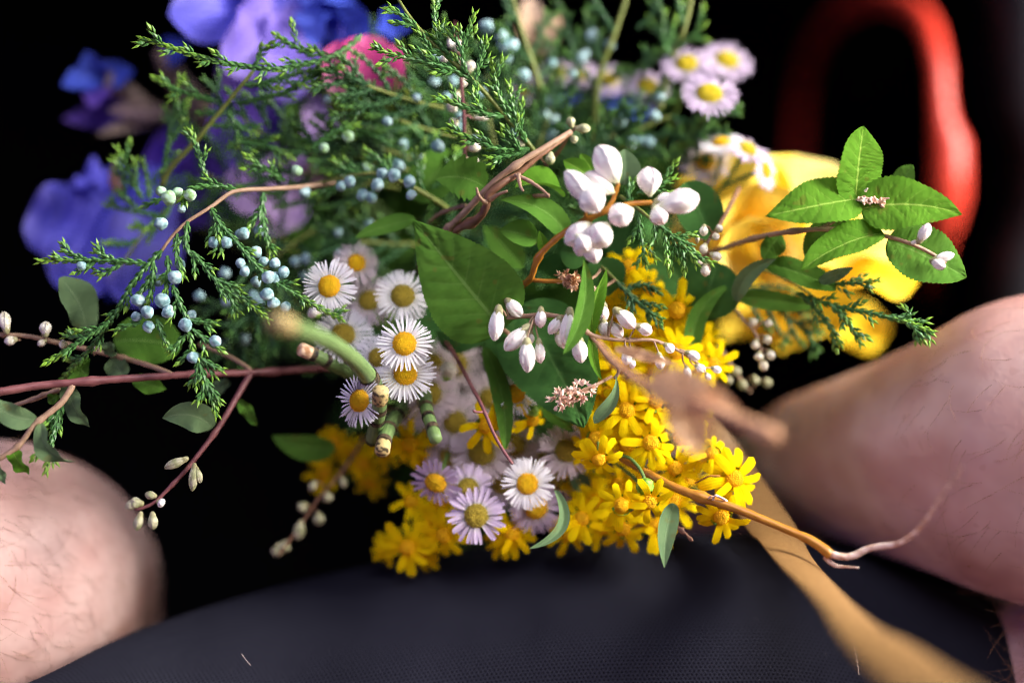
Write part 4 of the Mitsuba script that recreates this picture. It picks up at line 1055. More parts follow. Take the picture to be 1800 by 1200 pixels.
for a in [(1053, 806, .002, 40, -.1, -.55, 'yellow flower nodding down, above left of the two lowest sharp yellow flowers'), (1093, 887, 0, 44, -.15, .1, 'lowest sharp yellow flower, left one of the touching pair'), (1142, 880, .001, 46, .15, -.5, 'sharp yellow flower, right one of the touching pair under a green bud'), (1290, 842, .004, 52, .15, .05, 'largest yellow flower at the right end of the cluster'), (1268, 908, .006, 46, .05, -.35, 'yellow flower hanging below the orange stem at the right end'), (1252, 797, .008, 38, -.1, .45, 'yellow flower just above the largest one at the right end'),
          (1144, 778, .008, 46, -.1, .35, 'yellow flower in the middle row below the blurred tan leaf'), (1196, 768, .012, 44, .35, .3, 'yellow flower touching the lower edge of the blurred tan leaf'), (1186, 822, .012, 44, .2, -.2, 'yellow flower right above the orange stem'), (1048, 770, .012, 42, -.2, .2, 'orange-centred yellow flower at the left edge of the cluster'), (1102, 720, .010, 48, 0, .1, 'yellow flower right of the grey folded leaf'), (1152, 706, .010, 44, .1, .1, 'yellow flower left of the start of the tan dried leaf'), (1068, 690, .016, 42, -.1, .2, 'yellow flower right of the pale dried head'),
          (1190, 618, .012, 48, .1, .35, 'yellow flower with raised petals behind the small white buds'), (1254, 640, .016, 42, .35, .1, 'yellow flower at the dark right edge beside the last small buds'), (1190, 546, .018, 52, .05, .1, 'large soft yellow flower above the white buds'), (1103, 468, .024, 44, .1, .45, 'yellow flower under the upper white bud cluster'), (1142, 508, .026, 40, .1, .2, 'blurred yellow flower behind the dark juniper sprig'), (1150, 648, .016, 46, .1, .2, 'yellow flower right under the small round white buds'), (1086, 645, .02, 46, -.1, .2, 'yellow flower behind the forked bud twig'), (1216, 690, .018, 44, .2, .1, 'yellow flower behind the upper part of the tan dried leaf'),
          (1118, 600, .026, 44, 0, .2, 'blurred yellow flower behind the hanging bud twig'), (1062, 610, .03, 42, 0, .2, 'dim yellow flower right behind the narrow standing leaf'), (855, 748, .014, 46, .0, .05, 'lone yellow flower crossed by the thin brown stick among the daisies'), (936, 738, .016, 38, .7, -.4, 'yellow flower turned right beneath the second big leaf'), (1118, 660, .024, 42, 0, 0, 'blurred yellow flower between the bud twig and the grey leaf'), (1020, 650, .03, 42, -.2, .2, 'dim yellow flower between the second big leaf and the cluster')]:
    ragwort(*a, droop=.1)
MARKS = [('the upright horsetail', 668, 730), ('the lowest horsetail end', 673, 800), ('the blurred leaf in the dark', 535, 775), ('the lilac daisy tipped downward', 766, 848), ('the lowest lilac-white daisy', 837, 906), ('the drooping bud spray at lower left', 530, 910), ('the hooked grey-green leaf', 970, 920),
         ('the low whitish daisy', 927, 860), ('the touching yellow pair', 1115, 885), ('the limp hanging leaf', 1180, 930), ('the green bud on a curved stalk', 1134, 850), ('the yellow flower nodding down', 1053, 806), ('the grey folded leaf', 1060, 710), ('the pale dried head', 1005, 693), ('the blurred tan dried leaf', 1240, 730), ('the last small white buds', 1240, 648),
         ('the small round white buds', 1110, 630), ('the large soft yellow flower', 1190, 546), ('the orange stem', 1200, 862), ('the largest yellow flower', 1290, 842), ('the hanging white buds', 1000, 580)]
used_labels = set()


def near_label(head, px, py):
    best = sorted(MARKS, key=lambda m: math.hypot(m[1] - px, m[2] - py))
    for name, mx, my in best:
        dx, dy = px - mx, py - my
        way = ('right of ' if dx > 0 else 'left of ') if abs(dx) > 2.2 * abs(dy) else ('below ' if dy > 0 else 'above ') if abs(dy) > 2.2 * abs(dx) else ('below and ' if dy > 0 else 'above and ') + ('right of ' if dx > 0 else 'left of ')
        lab = f'{head} {way}{name}'
        if lab not in used_labels:
            used_labels.add(lab)
            return lab


for px, py, d, r in [(590, 775, .05, 30), (640, 815, .05, 32), (572, 832, .055, 36), (720, 780, .032, 42), (680, 792, .045, 32), (722, 882, .035, 38), (775, 884, .036, 36), (800, 818, .04, 34), (650, 850, .055, 28), (745, 800, .045, 30), (620, 790, .055, 28)]:
    ragwort(px, py, d, r, rng.normal() * .2, .1 + rng.normal() * .2, near_label('dim blurred yellow flower', px, py), 'shaded yellow flowers at lower left')
for px, py, d, r in [(716, 962, .028, 46), (780, 940, .026, 42), (684, 962, .036, 32), (740, 975, .036, 32), (760, 915, .036, 34), (900, 938, .024, 42), (880, 945, .03, 34)]:
    ragwort(px, py, d, r, rng.normal() * .15, .1 + rng.normal() * .15, near_label('blurred yellow flower on the lower rim,', px, py), 'yellow flowers along the lower rim')
for px, py, d, r in [(1022, 912, .018, 42), (1045, 880, .026, 40), (1096, 930, .02, 40), (1150, 925, .022, 40), (1184, 882, .026, 46), (1130, 840, .028, 44), (1210, 846, .03, 40), (1085, 850, .028, 40), (1000, 940, .028, 36), (1060, 930, .028, 36), (1020, 845, .03, 36), (1100, 780, .026, 44), (1070, 740, .024, 42), (1170, 740, .022, 42), (1120, 740, .024, 40), (1215, 735, .024, 36), (1030, 720, .03, 40), (1180, 680, .024, 44), (1210, 585, .03, 40), (1240, 600, .03, 34), (1150, 575, .03, 40), (1220, 660, .028, 40), (1130, 690, .026, 42), (1090, 560, .034, 40), (1060, 545, .034, 38), (1225, 620, .026, 38), (1160, 610, .022, 40), (1080, 610, .024, 40), (1045, 690, .024, 38), (1130, 470, .034, 36), (1075, 500, .036, 36), (1170, 500, .034, 36), (1185, 715, .02, 40), (1090, 690, .014, 40), (1140, 735, .013, 38), (1030, 790, .02, 36)]:
    ragwort(px, py, d, r, rng.normal() * .25, .1 + rng.normal() * .25, near_label('soft blurred yellow flower', px, py), 'yellow flowers packed behind the cluster front')
t = thing('flower_bud', 'round bright green bud on a curved stalk above the touching yellow pair', 'flower bud')
put_berry(t, 1134, 854, .002, 13, 'calyx_green', name='bud')
put(t, 'stem', tube(path([(1134, 845, .003), (1122, 820, .006), (1100, 802, .01), (1075, 798, .016)], 14)[:, :3], 3.2 * SPX, 6), 'stem_green')
t = thing('flower_bud', 'bright green bud behind the yellow flower turned right under the second big leaf', 'flower bud')
put_berry(t, 936, 722, .014, 11, 'calyx_green', name='bud')
put(t, 'stem', flower_stem(V(936, 718, .016), [0, 0, 1], .0006), 'stem_green')

# ------------------------------------------------------------------ the large blurred blooms
t = thing('iris_flower', 'large blue-violet iris bloom cut by the top edge at upper left', 'iris')
for q, m, k in [((560, 60, .09, 296, 26, .055, 150), 'petal_violet', dict(prof=(.6, .6), bend=24, ruf=28, fold=.1)), ((600, 40, .09, 420, -60, .07, 170), 'petal_violet', dict(prof=(.6, .5), bend=20, ruf=28)), ((560, 20, .085, 660, -50, .06, 170), 'petal_blue', dict(prof=(.6, .5), bend=20, ruf=24)), ((570, 50, .08, 650, 30, .06, 110), 'petal_blue', dict(prof=(.6, .5), bend=16, ruf=20)),
                ((500, 0, .08, 400, 130, .055, 110), 'petal_iris', dict(prof=(.6, .5), bend=24, ruf=20)), ((520, 10, .075, 500, 180, .06, 100), 'petal_iris', dict(prof=(.6, .5), bend=22, ruf=16)), ((470, 40, .085, 392, 150, .07, 60), 'petal_lilac', dict(prof=(.6, .5), bend=10)), ((560, -10, .075, 560, 80, .055, 60), 'petal_blue', dict(prof=(.6, .5), bend=16, ruf=12)), ((610, 0, .08, 600, 70, .065, 50), 'petal_violet', dict(bend=12))]:
    put(t, 'petal', pleaf(*q, ns=40, nw=14, ph=q[0] * .37 + q[3] * .11, rufk=2.6, **{'nor': (.4 * math.sin(q[0] + q[4]), .4 * math.cos(q[3]), 1), **k}), m)
put(t, 'stem', flower_stem(V(560, 40, .09), [0, 0, 1], .003), 'stem_green')
t = thing('iris_flower', 'dark purple iris bloom between the juniper sprigs at left, its fall hanging down', 'iris')
for q, m, k in [((430, 120, .09, 400, 320, .075, 100), 'petal_purple', dict(prof=(.5, .4), bend=20, ruf=16)), ((470, 170, .10, 480, 330, .09, 90), 'petal_purple', dict(prof=(.6, .5), bend=16)), ((560, 160, .09, 545, 245, .07, 48), 'petal_lilac', dict(prof=(.6, .4), bend=14, ruf=12)), ((580, 170, .09, 590, 240, .08, 40), 'petal_lilac', dict(prof=(.6, .5), bend=14)), ((360, 270, .10, 250, 290, .085, 110), 'petal_purple', dict(bend=10, ruf=16)), ((420, 300, .10, 300, 400, .09, 120), 'petal_purple', dict(bend=14, ruf=20))]:
    put(t, 'petal', pleaf(*q, ns=40, nw=12, ph=q[0] * .37 + q[3] * .11, rufk=2.4, **{'nor': (.4 * math.sin(q[0] + q[4]), .4 * math.cos(q[3]), 1), **k}), m)
put(t, 'stem', flower_stem(V(440, 150, .10), [0, 0, 1], .003), 'stem_green')
t = thing('iris_flower', 'blue-violet iris bloom at the far left behind the berry sprig', 'iris')
for q, m, k in [((250, 330, .09, 50, 430, .07, 130), 'petal_violet', dict(prof=(.7, .5), bend=16, ruf=24)), ((240, 310, .085, 130, 520, .065, 150), 'petal_violet', dict(prof=(.6, .4), bend=26, ruf=24)), ((260, 330, .08, 240, 540, .065, 130), 'petal_violet', dict(prof=(.6, .4), bend=20, ruf=24)), ((230, 310, .08, 135, 330, .065, 60), 'petal_violet', dict(prof=(.6, .5), bend=10, ruf=20, nor=(0, .8, 1))), ((300, 300, .085, 240, 430, .07, 90), 'petal_violet', dict(bend=14, ruf=16)), ((270, 260, .09, 330, 420, .08, 110), 'petal_purple', dict(bend=14, ruf=16)), ((240, 430, .08, 190, 530, .07, 80), 'petal_blue', dict(bend=10))]:
    put(t, 'petal', pleaf(*q, ns=40, nw=12, ph=q[0] * .37 + q[3] * .11, rufk=2.4, **{'nor': (.4 * math.sin(q[0] + q[4]), .4 * math.cos(q[3]), 1), **k}), m)
put(t, 'style', pleaf(208, 340, .06, 200, 285, .05, 22, bend=4), 'dried_leaf')
put(t, 'stem', flower_stem(V(250, 340, .10), [0, 0, 1], .003), 'stem_green')
t = thing('lilac_flower', 'pinkish lilac petal flower behind the berry twig, between the purple iris and the daisies', 'flower')
for q, m, k in [((540, 330, .085, 390, 340, .065, 110), 'petal_lilac', dict(prof=(.6, .5), bend=16, ruf=8)), ((530, 340, .085, 440, 400, .07, 100), 'petal_lilac', dict(prof=(.6, .5), bend=12, ruf=8)), ((540, 330, .08, 460, 270, .065, 90), 'petal_lilac', dict(prof=(.6, .5), bend=12, ruf=8)), ((540, 330, .08, 560, 270, .07, 70), 'petal_tan', dict(bend=10))]:
    put(t, 'petal', pleaf(*q, ns=20, nw=8, **k), m)
put(t, 'stem', flower_stem(V(540, 335, .09), [0, 0, 1], .002), 'stem_green')
t = thing('delphinium_floret', 'small blurred blue floret with a pale tube alone in the dark at upper left', 'flower')
fl = path([(300, 205, .10, 12), (262, 190, .092, 14), (220, 160, .085, 18), (180, 140, .08, 26)], 16)
put(t, 'tube', tube(fl[:, :3], fl[:, 3], 10, cap=False), 'petal_tan')
for q, m, k in [((178, 135, .08, 108, 150, .07, 50), 'petal_blue', dict(bend=8, ruf=6)), ((175, 130, .08, 150, 90, .07, 50), 'petal_blue', dict(bend=8, ruf=6)), ((180, 140, .08, 235, 125, .078, 50), 'petal_blue', dict(bend=6, ruf=6)), ((180, 145, .08, 160, 190, .075, 50), 'petal_purple', dict(bend=6, ruf=6)), ((290, 200, .10, 110, 210, .085, 60), 'petal_purple', dict(bend=6)), ((290, 205, .095, 170, 238, .08, 26), 'petal_tan', dict(bend=10)), ((285, 195, .09, 190, 195, .08, 36), 'petal_tan', dict(bend=10))]:
    put(t, 'petal', pleaf(*q, ns=16, nw=6, **k), m)
put(t, 'stem', flower_stem(V(300, 205, .10), [-1, 0, 0], .001), 'stem_green')
t = thing('delphinium_floret', 'dim blurred floret with a grey tube against the iris at upper left', 'flower')
fl = path([(400, 230, .11, 20), (350, 190, .10, 24), (310, 140, .095, 20), (285, 90, .09, 16)], 16)
put(t, 'tube', tube(fl[:, :3], fl[:, 3], 10), 'petal_tan')
put(t, 'petal', pleaf(290, 100, .09, 330, 80, .085, 50, bend=6), 'petal_blue')
put(t, 'stem', flower_stem(V(400, 230, .11), [-1, 0, 0], .001), 'stem_green')
for lab, x, y, d in [('small dark blue floret behind the forked juniper stem at the top', 1075, 165, .07), ('vivid blue floret under the orange-centred lilac daisy', 1120, 188, .06), ('dark blue floret under the lilac daisies at the top middle', 995, 165, .07), ('blue floret beside the pink bud at the top', 690, 42, .07)]:
    t = thing('blue_floret', lab, 'flower')
    for i in range(5):
        a = i * 1.2566 + rng.random() * .4
        put(t, 'petal', pleaf(x, y, d, x + 32 * math.cos(a), y + 30 * math.sin(a), d - .004, 26, bend=4, ns=10, nw=4, prof=(.6, .5)), 'petal_blue')
    put(t, 'stem', flower_stem(V(x, y, d + .002), [0, 0, 1], .0006), 'stem_green')

t = thing('peony_bud', 'pink bud in green sepals behind the juniper at the top left of centre', 'flower bud')
def globe(px, py, d, r, sq=1.0):
    m = trimesh.creation.icosphere(subdivisions=3, radius=1)
    v = np.array(m.vertices)
    v = v * (1 + .06 * (meshkit.noise(v * 2.0) - .5)[:, None])
    k = r * S(d)
    return v * k * [1, sq, 1] + V(px, py, d), np.array(m.faces), np.zeros((len(v), 2)) + .5
put(t, 'heart', globe(645, 140, .075, 48), 'petal_pink')
for q, m, k in [((640, 185, .055, 590, 74, .045, 90), 'petal_pink', dict(bend=20)), ((650, 190, .053, 645, 62, .045, 100), 'petal_pink', dict(bend=22)), ((660, 190, .055, 690, 80, .05, 80), 'petal_pink', dict(bend=20))]:
    put(t, 'petal', pleaf(*q, ns=20, nw=8, prof=(.5, .4), **k), m)
for q in [(640, 212, .055, 612, 118, .052, 78), (650, 212, .053, 672, 112, .05, 80), (656, 208, .056, 708, 140, .06, 66), (640, 208, .06, 588, 155, .062, 66)]:
    put(t, 'sepal', pleaf(*q, bend=24, ns=20, nw=8, prof=(.5, .4)), 'sepal')
put(t, 'stem', flower_stem(V(650, 200, .085), [0, .5, 1], .003), 'stem_green')
t = thing('tan_petal_flower', 'two dull tan petals blurred in the dark at the top middle', 'flower')
for q in [(940, 80, .09, 930, -10, .085, 50), (945, 90, .09, 985, 30, .085, 46)]:
    put(t, 'petal', pleaf(*q, bend=10, ns=16, nw=6), 'dried_leaf')
put(t, 'stem', flower_stem(V(942, 85, .09), [0, 0, 1], .0015), 'stem_green')

t = thing('yellow_rose', 'large ruffled pale yellow and amber rose at the right of the bouquet', 'rose')
for q, m, k in [((1320, 480, .095, 1300, 268, .075, 210), 'petal_amber', dict(nor=(-.5, .5, 1), bend=26)), ((1340, 480, .09, 1400, 272, .07, 210), 'petal_yellow', dict(nor=(.3, .6, 1), bend=30)), ((1350, 480, .085, 1445, 350, .07, 170), 'petal_yellow', dict(nor=(.7, .2, 1), bend=24)), ((1310, 490, .085, 1240, 360, .06, 170), 'petal_yellow', dict(nor=(-.6, .1, 1), bend=24)),
                ((1330, 480, .075, 1330, 320, .045, 170), 'petal_yellow', dict(nor=(0, -.6, 1), bend=-20, cup=.22)), ((1340, 490, .07, 1400, 390, .045, 150), 'petal_yellow', dict(nor=(-.6, -.2, 1), bend=-16, cup=.25)), ((1310, 490, .07, 1280, 400, .042, 140), 'petal_yellow', dict(nor=(.5, -.3, 1), bend=-16, cup=.25)),
                ((1370, 480, .09, 1612, 498, .066, 170), 'petal_amber', dict(nor=(.3, .6, 1), bend=28)), ((1370, 480, .085, 1580, 440, .066, 130), 'petal_yellow', dict(nor=(.2, .9, 1), bend=24)), ((1420, 500, .13, 1552, 602, .125, 80), 'petal_amber', dict(nor=(.2, -.4, 1), bend=16)), ((1370, 490, .075, 1500, 530, .05, 130), 'petal_amber', dict(nor=(.2, -.4, 1), bend=20)),
                ((1340, 490, .11, 1320, 590, .12, 130), 'petal_amber', dict(nor=(0, -.9, .7), bend=16)), ((1370, 490, .11, 1430, 590, .12, 110), 'petal_amber', dict(nor=(.2, -.9, .7), bend=16))]:
    put(t, 'petal', pleaf(*q, ns=30, nw=12, prof=(.55, .32), rufk=2.2, ruf=22, ph=q[0] + q[3], **{'cup': .08, **k}), m)
put(t, 'stem', flower_stem(V(1330, 480, .10), [.3, 0, 1], .003), 'stem_green')

# ------------------------------------------------------------------ horsetail
def horsetail(label, pts, nodes, tip='horsetail_tip', hollow=False):
    t = thing('horsetail_stem', label, 'horsetail stem')
    P = path(pts, 60)
    put(t, 'stem', tube(P[:, :3], P[:, 3], 24, cap=True), 'horsetail_green')
    for f in nodes:
        i = int(f * 59)
        Q = P[max(0, i - 1):i + 2]
        put(t, 'band', tube(Q[:, :3], Q[:, 3] * 1.10, 20, cap=False), 'horsetail_band')
    k = 5
    Q = P[:k].copy()
    rr = Q[:, 3] * 1.06
    put(t, 'cut_end', tube(np.vstack([Q[:1, :3] + (Q[0, :3] - Q[1, :3]) * .6, Q[:, :3]]), np.concatenate([[rr[0] * .72], rr]), 20, cap=True), tip)


horsetail('thick green horsetail stem, blurred close to the lens, left of the daisies', [(488, 566, -.080, 19), (530, 580, -.062, 16), (580, 602, -.036, 15), (622, 632, -.016, 15), (652, 668, .002, 16), (672, 700, .02, 15), (700, 720, .05, 14)], (.62, .80))
horsetail('upright horsetail stem with black rings and a speckled tan end beside the left-turned daisy', [(669, 686, -.008, 14), (667, 712, -.004, 13), (662, 745, .004, 13), (656, 772, .016, 13), (690, 760, .05, 13)], (.12, .22, .42))
horsetail('short horsetail stem with a speckled end pointing down, lowest in the group', [(672, 792, -.004, 13), (676, 772, .002, 13), (686, 748, .012, 13), (704, 722, .024, 13), (730, 690, .05, 13)], (.10, .26, .45))
horsetail('short green horsetail stem with a hollow cut end below the pale pink daisies', [(766, 772, -.003, 11), (760, 752, .001, 11), (753, 732, .006, 11), (748, 708, .016, 12), (750, 680, .05, 12)], (.10, .20, .32), tip='horsetail_green')
horsetail('blurred horsetail stub with a round brown end left of the soft daisy', [(528, 613, .008, 12), (550, 622, .010, 12), (585, 640, .016, 12), (640, 660, .05, 12)], (.10, .2), tip='dried')

# ------------------------------------------------------------------ dried heads, sticks
def dried_head(label, a, b, r, n, m):
    t = thing('dried_flower_head', label, 'dried flower head')
    ms = []
    for i in range(n):
        f = rng.random()
        c = V(a[0] + (b[0] - a[0]) * f, a[1] + (b[1] - a[1]) * f, a[2])
        d = nrm(rng.normal(size=3) + [0, 0, .4])
        p = c + d * r * SPX * (.3 + .5 * rng.random())
        for j in range(5):
            e = nrm(d + rng.normal(size=3) * .7)
            ms.append(sheet(p, p + e * r * SPX * (.35 + .3 * rng.random()), r * SPX * .22, ns=5, nw=2, nor=rng.normal(size=3), fold=.4))
    put(t, 'florets', cat(ms), m, kind='stuff')
    put(t, 'stalk', tube(path([(a[0], a[1], a[2] + .001), (b[0], b[1], b[2]), (b[0] + 40, b[1] - 20, b[2] + .008)], 10)[:, :3], 3 * SPX, 6), 'twig_tan')


dried_head('small dried brown seed head left of the narrow standing leaf', (995, 490, .002), (1015, 494, .002), 20, 46, 'dried')
dried_head('pale pinkish dried flower head resting on the tip of the second big leaf', (978, 706, .000), (1034, 682, .001), 20, 70, 'dried_pale')
dried_head('tiny pale dried star head half hidden behind the narrow standing leaf', (1030, 515, .002), (1040, 512, .003), 15, 20, 'dried_pale')
t = thing('thin_stick', 'thin bare brown stick lying across the lone yellow flower', 'stick')
put(t, 'stick', tube(path([(780, 600, .03), (800, 625, .018), (825, 672, .010), (848, 715, .004), (872, 770, 0), (901, 815, -.003)], 30)[:, :3], np.linspace(4.5, 2.8, 30) * SPX, 7, wob=.05), 'twig_red')
put(t, 'spur', tube(path([(848, 724, .003), (838, 724, .001), (832, 722, 0)], 5)[:, :3], [.0004] * 5, 5), 'twig_red')
t = thing('orange_stem', 'glossy orange stem with a torn end reaching towards the right arm', 'stem')
P = path([(1010, 760, .05), (1110, 815, .014), (1150, 838, .008), (1200, 862, .003), (1260, 882, 0), (1300, 896, -.002), (1370, 925, -.005), (1430, 952, -.008), (1460, 975, -.010)], 60)[:, :3]
put(t, 'stem', knobby(P, np.concatenate([np.linspace(6, 8.5, 40), np.linspace(8.5, 7, 14), np.linspace(8.5, 9.5, 6)]) * SPX, 10, (.62,)), 'twig_orange')
put(t, 'peeling_bark', cat([tube(path([(1253, 878, -.001), (1258, 870, -.002), (1270, 876, -.002), (1278, 882, -.001)], 10)[:, :3], 2.2 * SPX, 5, wob=.3), tube(path([(1245, 878, 0), (1250, 872, -.002), (1254, 872, -.002)], 6)[:, :3], 1.6 * SPX, 5)]), 'dried_pale')
put(t, 'thread', tube(path([(1222, 849, 0), (1235, 842, -.003), (1250, 836, -.004), (1265, 836, -.004)], 12)[:, :3], np.linspace(1.5, 2.2, 12) * SPX, 5), 'twig_orange')
put(t, 'withered_tip', cat([tube(path(q, 24)[:, :3], np.linspace(a, b, 24) * SPX, 7, wob=.06) for q, a, b in [([(1458, 972, -.010), (1490, 978, -.012), (1530, 962, -.014), (1575, 956, -.018), (1610, 935, -.024), (1650, 880, -.034), (1690, 820, -.045)], 7, 1.5), ([(1450, 978, -.009), (1475, 995, -.010), (1510, 997, -.012)], 5, 1.5)]]), 'dried_pale')
t = thing('dried_leaf_twig', 'shrivelled tan dried leaf on a twig, very blurred, over the yellow cluster', 'dried leaf')
P = path([(1050, 600, -.03, 5), (1090, 645, -.045, 7), (1160, 690, -.06, 8), (1240, 716, -.072, 11), (1310, 745, -.08, 14), (1366, 768, -.085, 15)], 40)
put(t, 'twig', tube(P[:, :3], P[:, 3], 10, wob=.06), 'dried_twig')
for q, k in [((1140, 668, -.062, 1300, 720, -.072, 76), dict(bend=10, ruf=10, fold=.3)), ((1190, 700, -.064, 1235, 800, -.066, 74), dict(bend=10, ruf=10, fold=.4)), ((1080, 612, -.02, 1190, 640, -.026, 20), dict(bend=6, ruf=4))]:
    put(t, 'leaf', pleaf(*q, ns=24, nw=8, **k), 'dried_leaf')
t = thing('withered_bract', 'tiny dark withered bract beside the limp grey-green leaf', 'bract')
put(t, 'bract', cat([tube(path([(1190, 925, .006), (1205, 938, .005), (1218, 950, .004)], 8)[:, :3], np.array([2, 4, 5, 4, 3, 3, 4, 2]) * SPX, 6, wob=.2)]), 'twig_brown')

# hidden stem bundle below the flowers, held by the hands
t = thing('stem_bundle', 'dark bundle of cut stems gathered behind the flowers', 'stems')
for i in range(16):
    o = rng.normal(size=3) * [.009, .009, 0]
    put(t, 'stem', tube(np.stack([GATHER + o + [0, 0, .02], GATHER + o * .8 + [-.004, -.02, -.03], V(840, 1010, .27) + o * .6, V(800, 1160, .33) + o * 1.4]), .0022, 6), 'stem_green')

# ------------------------------------------------------------------ ribbon, red handle, panel
t = thing('tan_ribbon', 'broad tan ribbon trailing from the bouquet down to the lower right corner', 'ribbon')
q = [(1200, 700, .03, 30), (1262, 790, .045, 36), (1325, 880, .030, 40), (1372, 950, .012, 45), (1428, 1018, -.028, 52), (1508, 1096, -.075, 58), (1630, 1205, -.108, 62), (1800, 1340, -.125, 66)]
P = path(q, 40)
Tn = nrm(np.gradient(P[:, :3], axis=0))
B = nrm(np.cross(Tn, [0.15, .35, 1.0]))
Nn = np.cross(B, Tn)
vv = np.linspace(-1, 1, 9)
G = np.stack([P[:, :3] + B * (P[:, 3:4] * a) + Nn * (P[:, 3:4] * .16 * (1 - a * a)) for a in vv], 1)
G2 = G - Nn[:, None] * .0005
both = np.concatenate([G, G2[:, ::-1], G[:, :1]], 1)
put(t, 'band', grid(both), 'ribbon', smooth=True)

t = thing('red_handle', 'glossy red arched handle standing in the dark at upper right', 'handle')
q = [(1405, 560, .62, 7), (1400, 420, .62, 9), (1402, 260, .60, 11), (1415, 140, .56, 13), (1452, 52, .48, 15), (1520, 4, .36, 19), (1590, 10, .26, 22), (1636, 60, .22, 21), (1652, 130, .21, 19), (1655, 195, .21, 20), (1670, 270, .21, 34), (1668, 340, .21, 34), (1655, 400, .22, 28), (1646, 440, .25, 23), (1640, 480, .34, 18), (1640, 520, .46, 12)]
P = path(q, 80)
put(t, 'loop', tube(P[:, :3], P[:, 3], 28), 'red_plastic')

t = thing('seat_side', 'dark grey moulded seat side right of the red handle', 'seat')
bolster = []
for a, b in ((.225, 1770), (.25, 1742), (.32, 1728), (.45, 1722), (.70, 1720)):
    bolster.append([V(b + o, y, a) for y, o in ((-700, 40), (-300, 20), (0, 0), (100, 4), (190, 10), (280, 38), (360, 40), (450, 10), (650, -10), (900, -10), (1200, 0))])
rows = np.array(bolster)
far = rows[0] + np.array([.40, 0, -.02])
rows = np.concatenate([far[None], rows[:1] + [.02, 0, .004], rows], 0)
put(t, 'cushion', grid(rows[::-1]), 'car_panel')


# ------------------------------------------------------------------ the person: arms, lap
Mf = manifold3d.Manifold


def chain(js):
    out = None
    for (p, r), (q, s) in zip(js[:-1], js[1:]):
        h = Mf.batch_hull([Mf.sphere(r, 28).translate(list(map(float, p))), Mf.sphere(s, 28).translate(list(map(float, q)))])
        out = h if out is None else out + h
    return out


def hand(w, g, thumb):
    """a hand at wrist w closing around the stems at g"""
    ax = nrm(g - w)
    k = nrm(np.cross(ax, [0, 0, 1.0])) * thumb           # across the knuckles
    b = np.cross(ax, k)
    b = b if b[2] > 0 else -b
    c = w + ax * .055
    out = Mf.batch_hull([Mf.sphere(r, 20).translate(list(map(float, p))) for p, r in ((w, .021), (c + k * .030, .012), (c - k * .030, .011), (w + ax * .02 + k * .02, .014))])
    for j, (o, ln) in enumerate([(.030, 1.0), (.010, 1.1), (-.010, 1.03), (-.030, .82)]):
        p0 = c + k * o
        p1 = p0 + (ax * .8 + b * -.35) * .040 * ln
        p2 = p1 + (ax * .2 - b * .9) * .026 * ln
        p3 = p2 + (-ax * .7 - b * .5) * .019 * ln
        out = out + chain([(p0, .0105), (p1, .0095), (p2, .0085), (p3, .0072)])
    t0 = w + ax * .018 + k * .024
    t1 = t0 + (ax * .5 + k * .6 + b * -.4) * .036
    out = out + chain([(t0, .014), (t1, .011), (t1 + (ax * .9 - b * .4) * .026, .009)])
    return out


wl, wr = V(400, 1300, .20), V(1340, 860, .145)
gl, gr = V(740, 1260, .285), V(930, 1040, .275)
arm_l = chain([(V(-700, 1330, .06), .056), (V(-150, 1050, .036), .050), (V(-10, 1018, .046), .044), (V(50, 1012, .066), .040), (V(95, 1020, .090), .036), (V(140, 1190, .135), .031), (wl, .023)])
arm_r = chain([(V(2650, 860, -.02), .056), (V(2000, 790, .022), .053), (V(1830, 788, .030), .047), (V(1730, 795, .040), .0405), (V(1630, 803, .052), .0345), (V(1530, 808, .064), .0285), (V(1440, 812, .080), .0245), (wr, .022)])
sh_l, sh_r = np.array([-.19, -.33, -.12]), np.array([.21, -.33, -.12])
body = arm_l + arm_r + hand(wl, gl, 1) + hand(wr, gr, -1)
body = body + chain([(V(-700, 1330, .06), .056), (sh_l, .06)]) + chain([(V(2650, 860, -.02), .056), (sh_r, .06)]) + chain([(sh_l, .07), (sh_r, .07)])
hip = np.array([.02, -.46, -.42])
body = body + chain([((sh_l + sh_r) / 2, .12), (hip, .13)]) + chain([(hip, .10), (V(1500, 1750, .05), .075), (V(1865, 1310, .045), .046)])
m = body.refine_to_length(.007).to_mesh()
tm = trimesh.Trimesh(m.vert_properties[:, :3], m.tri_verts, process=True)
trimesh.smoothing.filter_taubin(tm, lamb=.5, nu=.53, iterations=14)
t = thing('person', 'person in navy shorts holding the bouquet with bare hairy forearms', 'person')
bv, bf = np.array(tm.vertices), np.array(tm.faces)
bv = bv + np.array(tm.vertex_normals) * (.0022 * (meshkit.fbm(bv * 38, 3) - .5))[:, None]
scene[t + '__body'] = mikit.ply((world(bv), bf), 'skin', smooth=True, uv=np.zeros((len(bv), 2)) + .5)
# shorts over the lap: a swelling of cloth along the lower edge, hem towards the right
ridge = [(-900, 1520, -.04), (-300, 1340, -.02), (60, 1196, .000), (230, 1112, .024), (400, 1056, .044), (600, 1006, .055), (760, 975, .055), (900, 955, .055), (1100, 940, .055), (1300, 938, .055), (1460, 960, .055), (1600, 1008, .054), (1745, 1068, .053), (1800, 1092, .053)]
E = path(ridge, 90)[:, :3]
th = np.linspace(math.radians(170), math.radians(-95), 44)
RY, RZ = .085, .058


def lap(E, grow=0.0):
    G = np.zeros((len(E), len(th), 3))
    for i, e in enumerate(E):
        c = e - [0, RY, 0]
        for j, a in enumerate(th):
            G[i, j] = c + [0, (RY + grow) * math.sin(a), (RZ + grow) * math.cos(a)]
    nz = meshkit.fbm(G * [11, 22, 22] + 3, 3) - .5
    G[..., 2] += .013 * nz
    return G


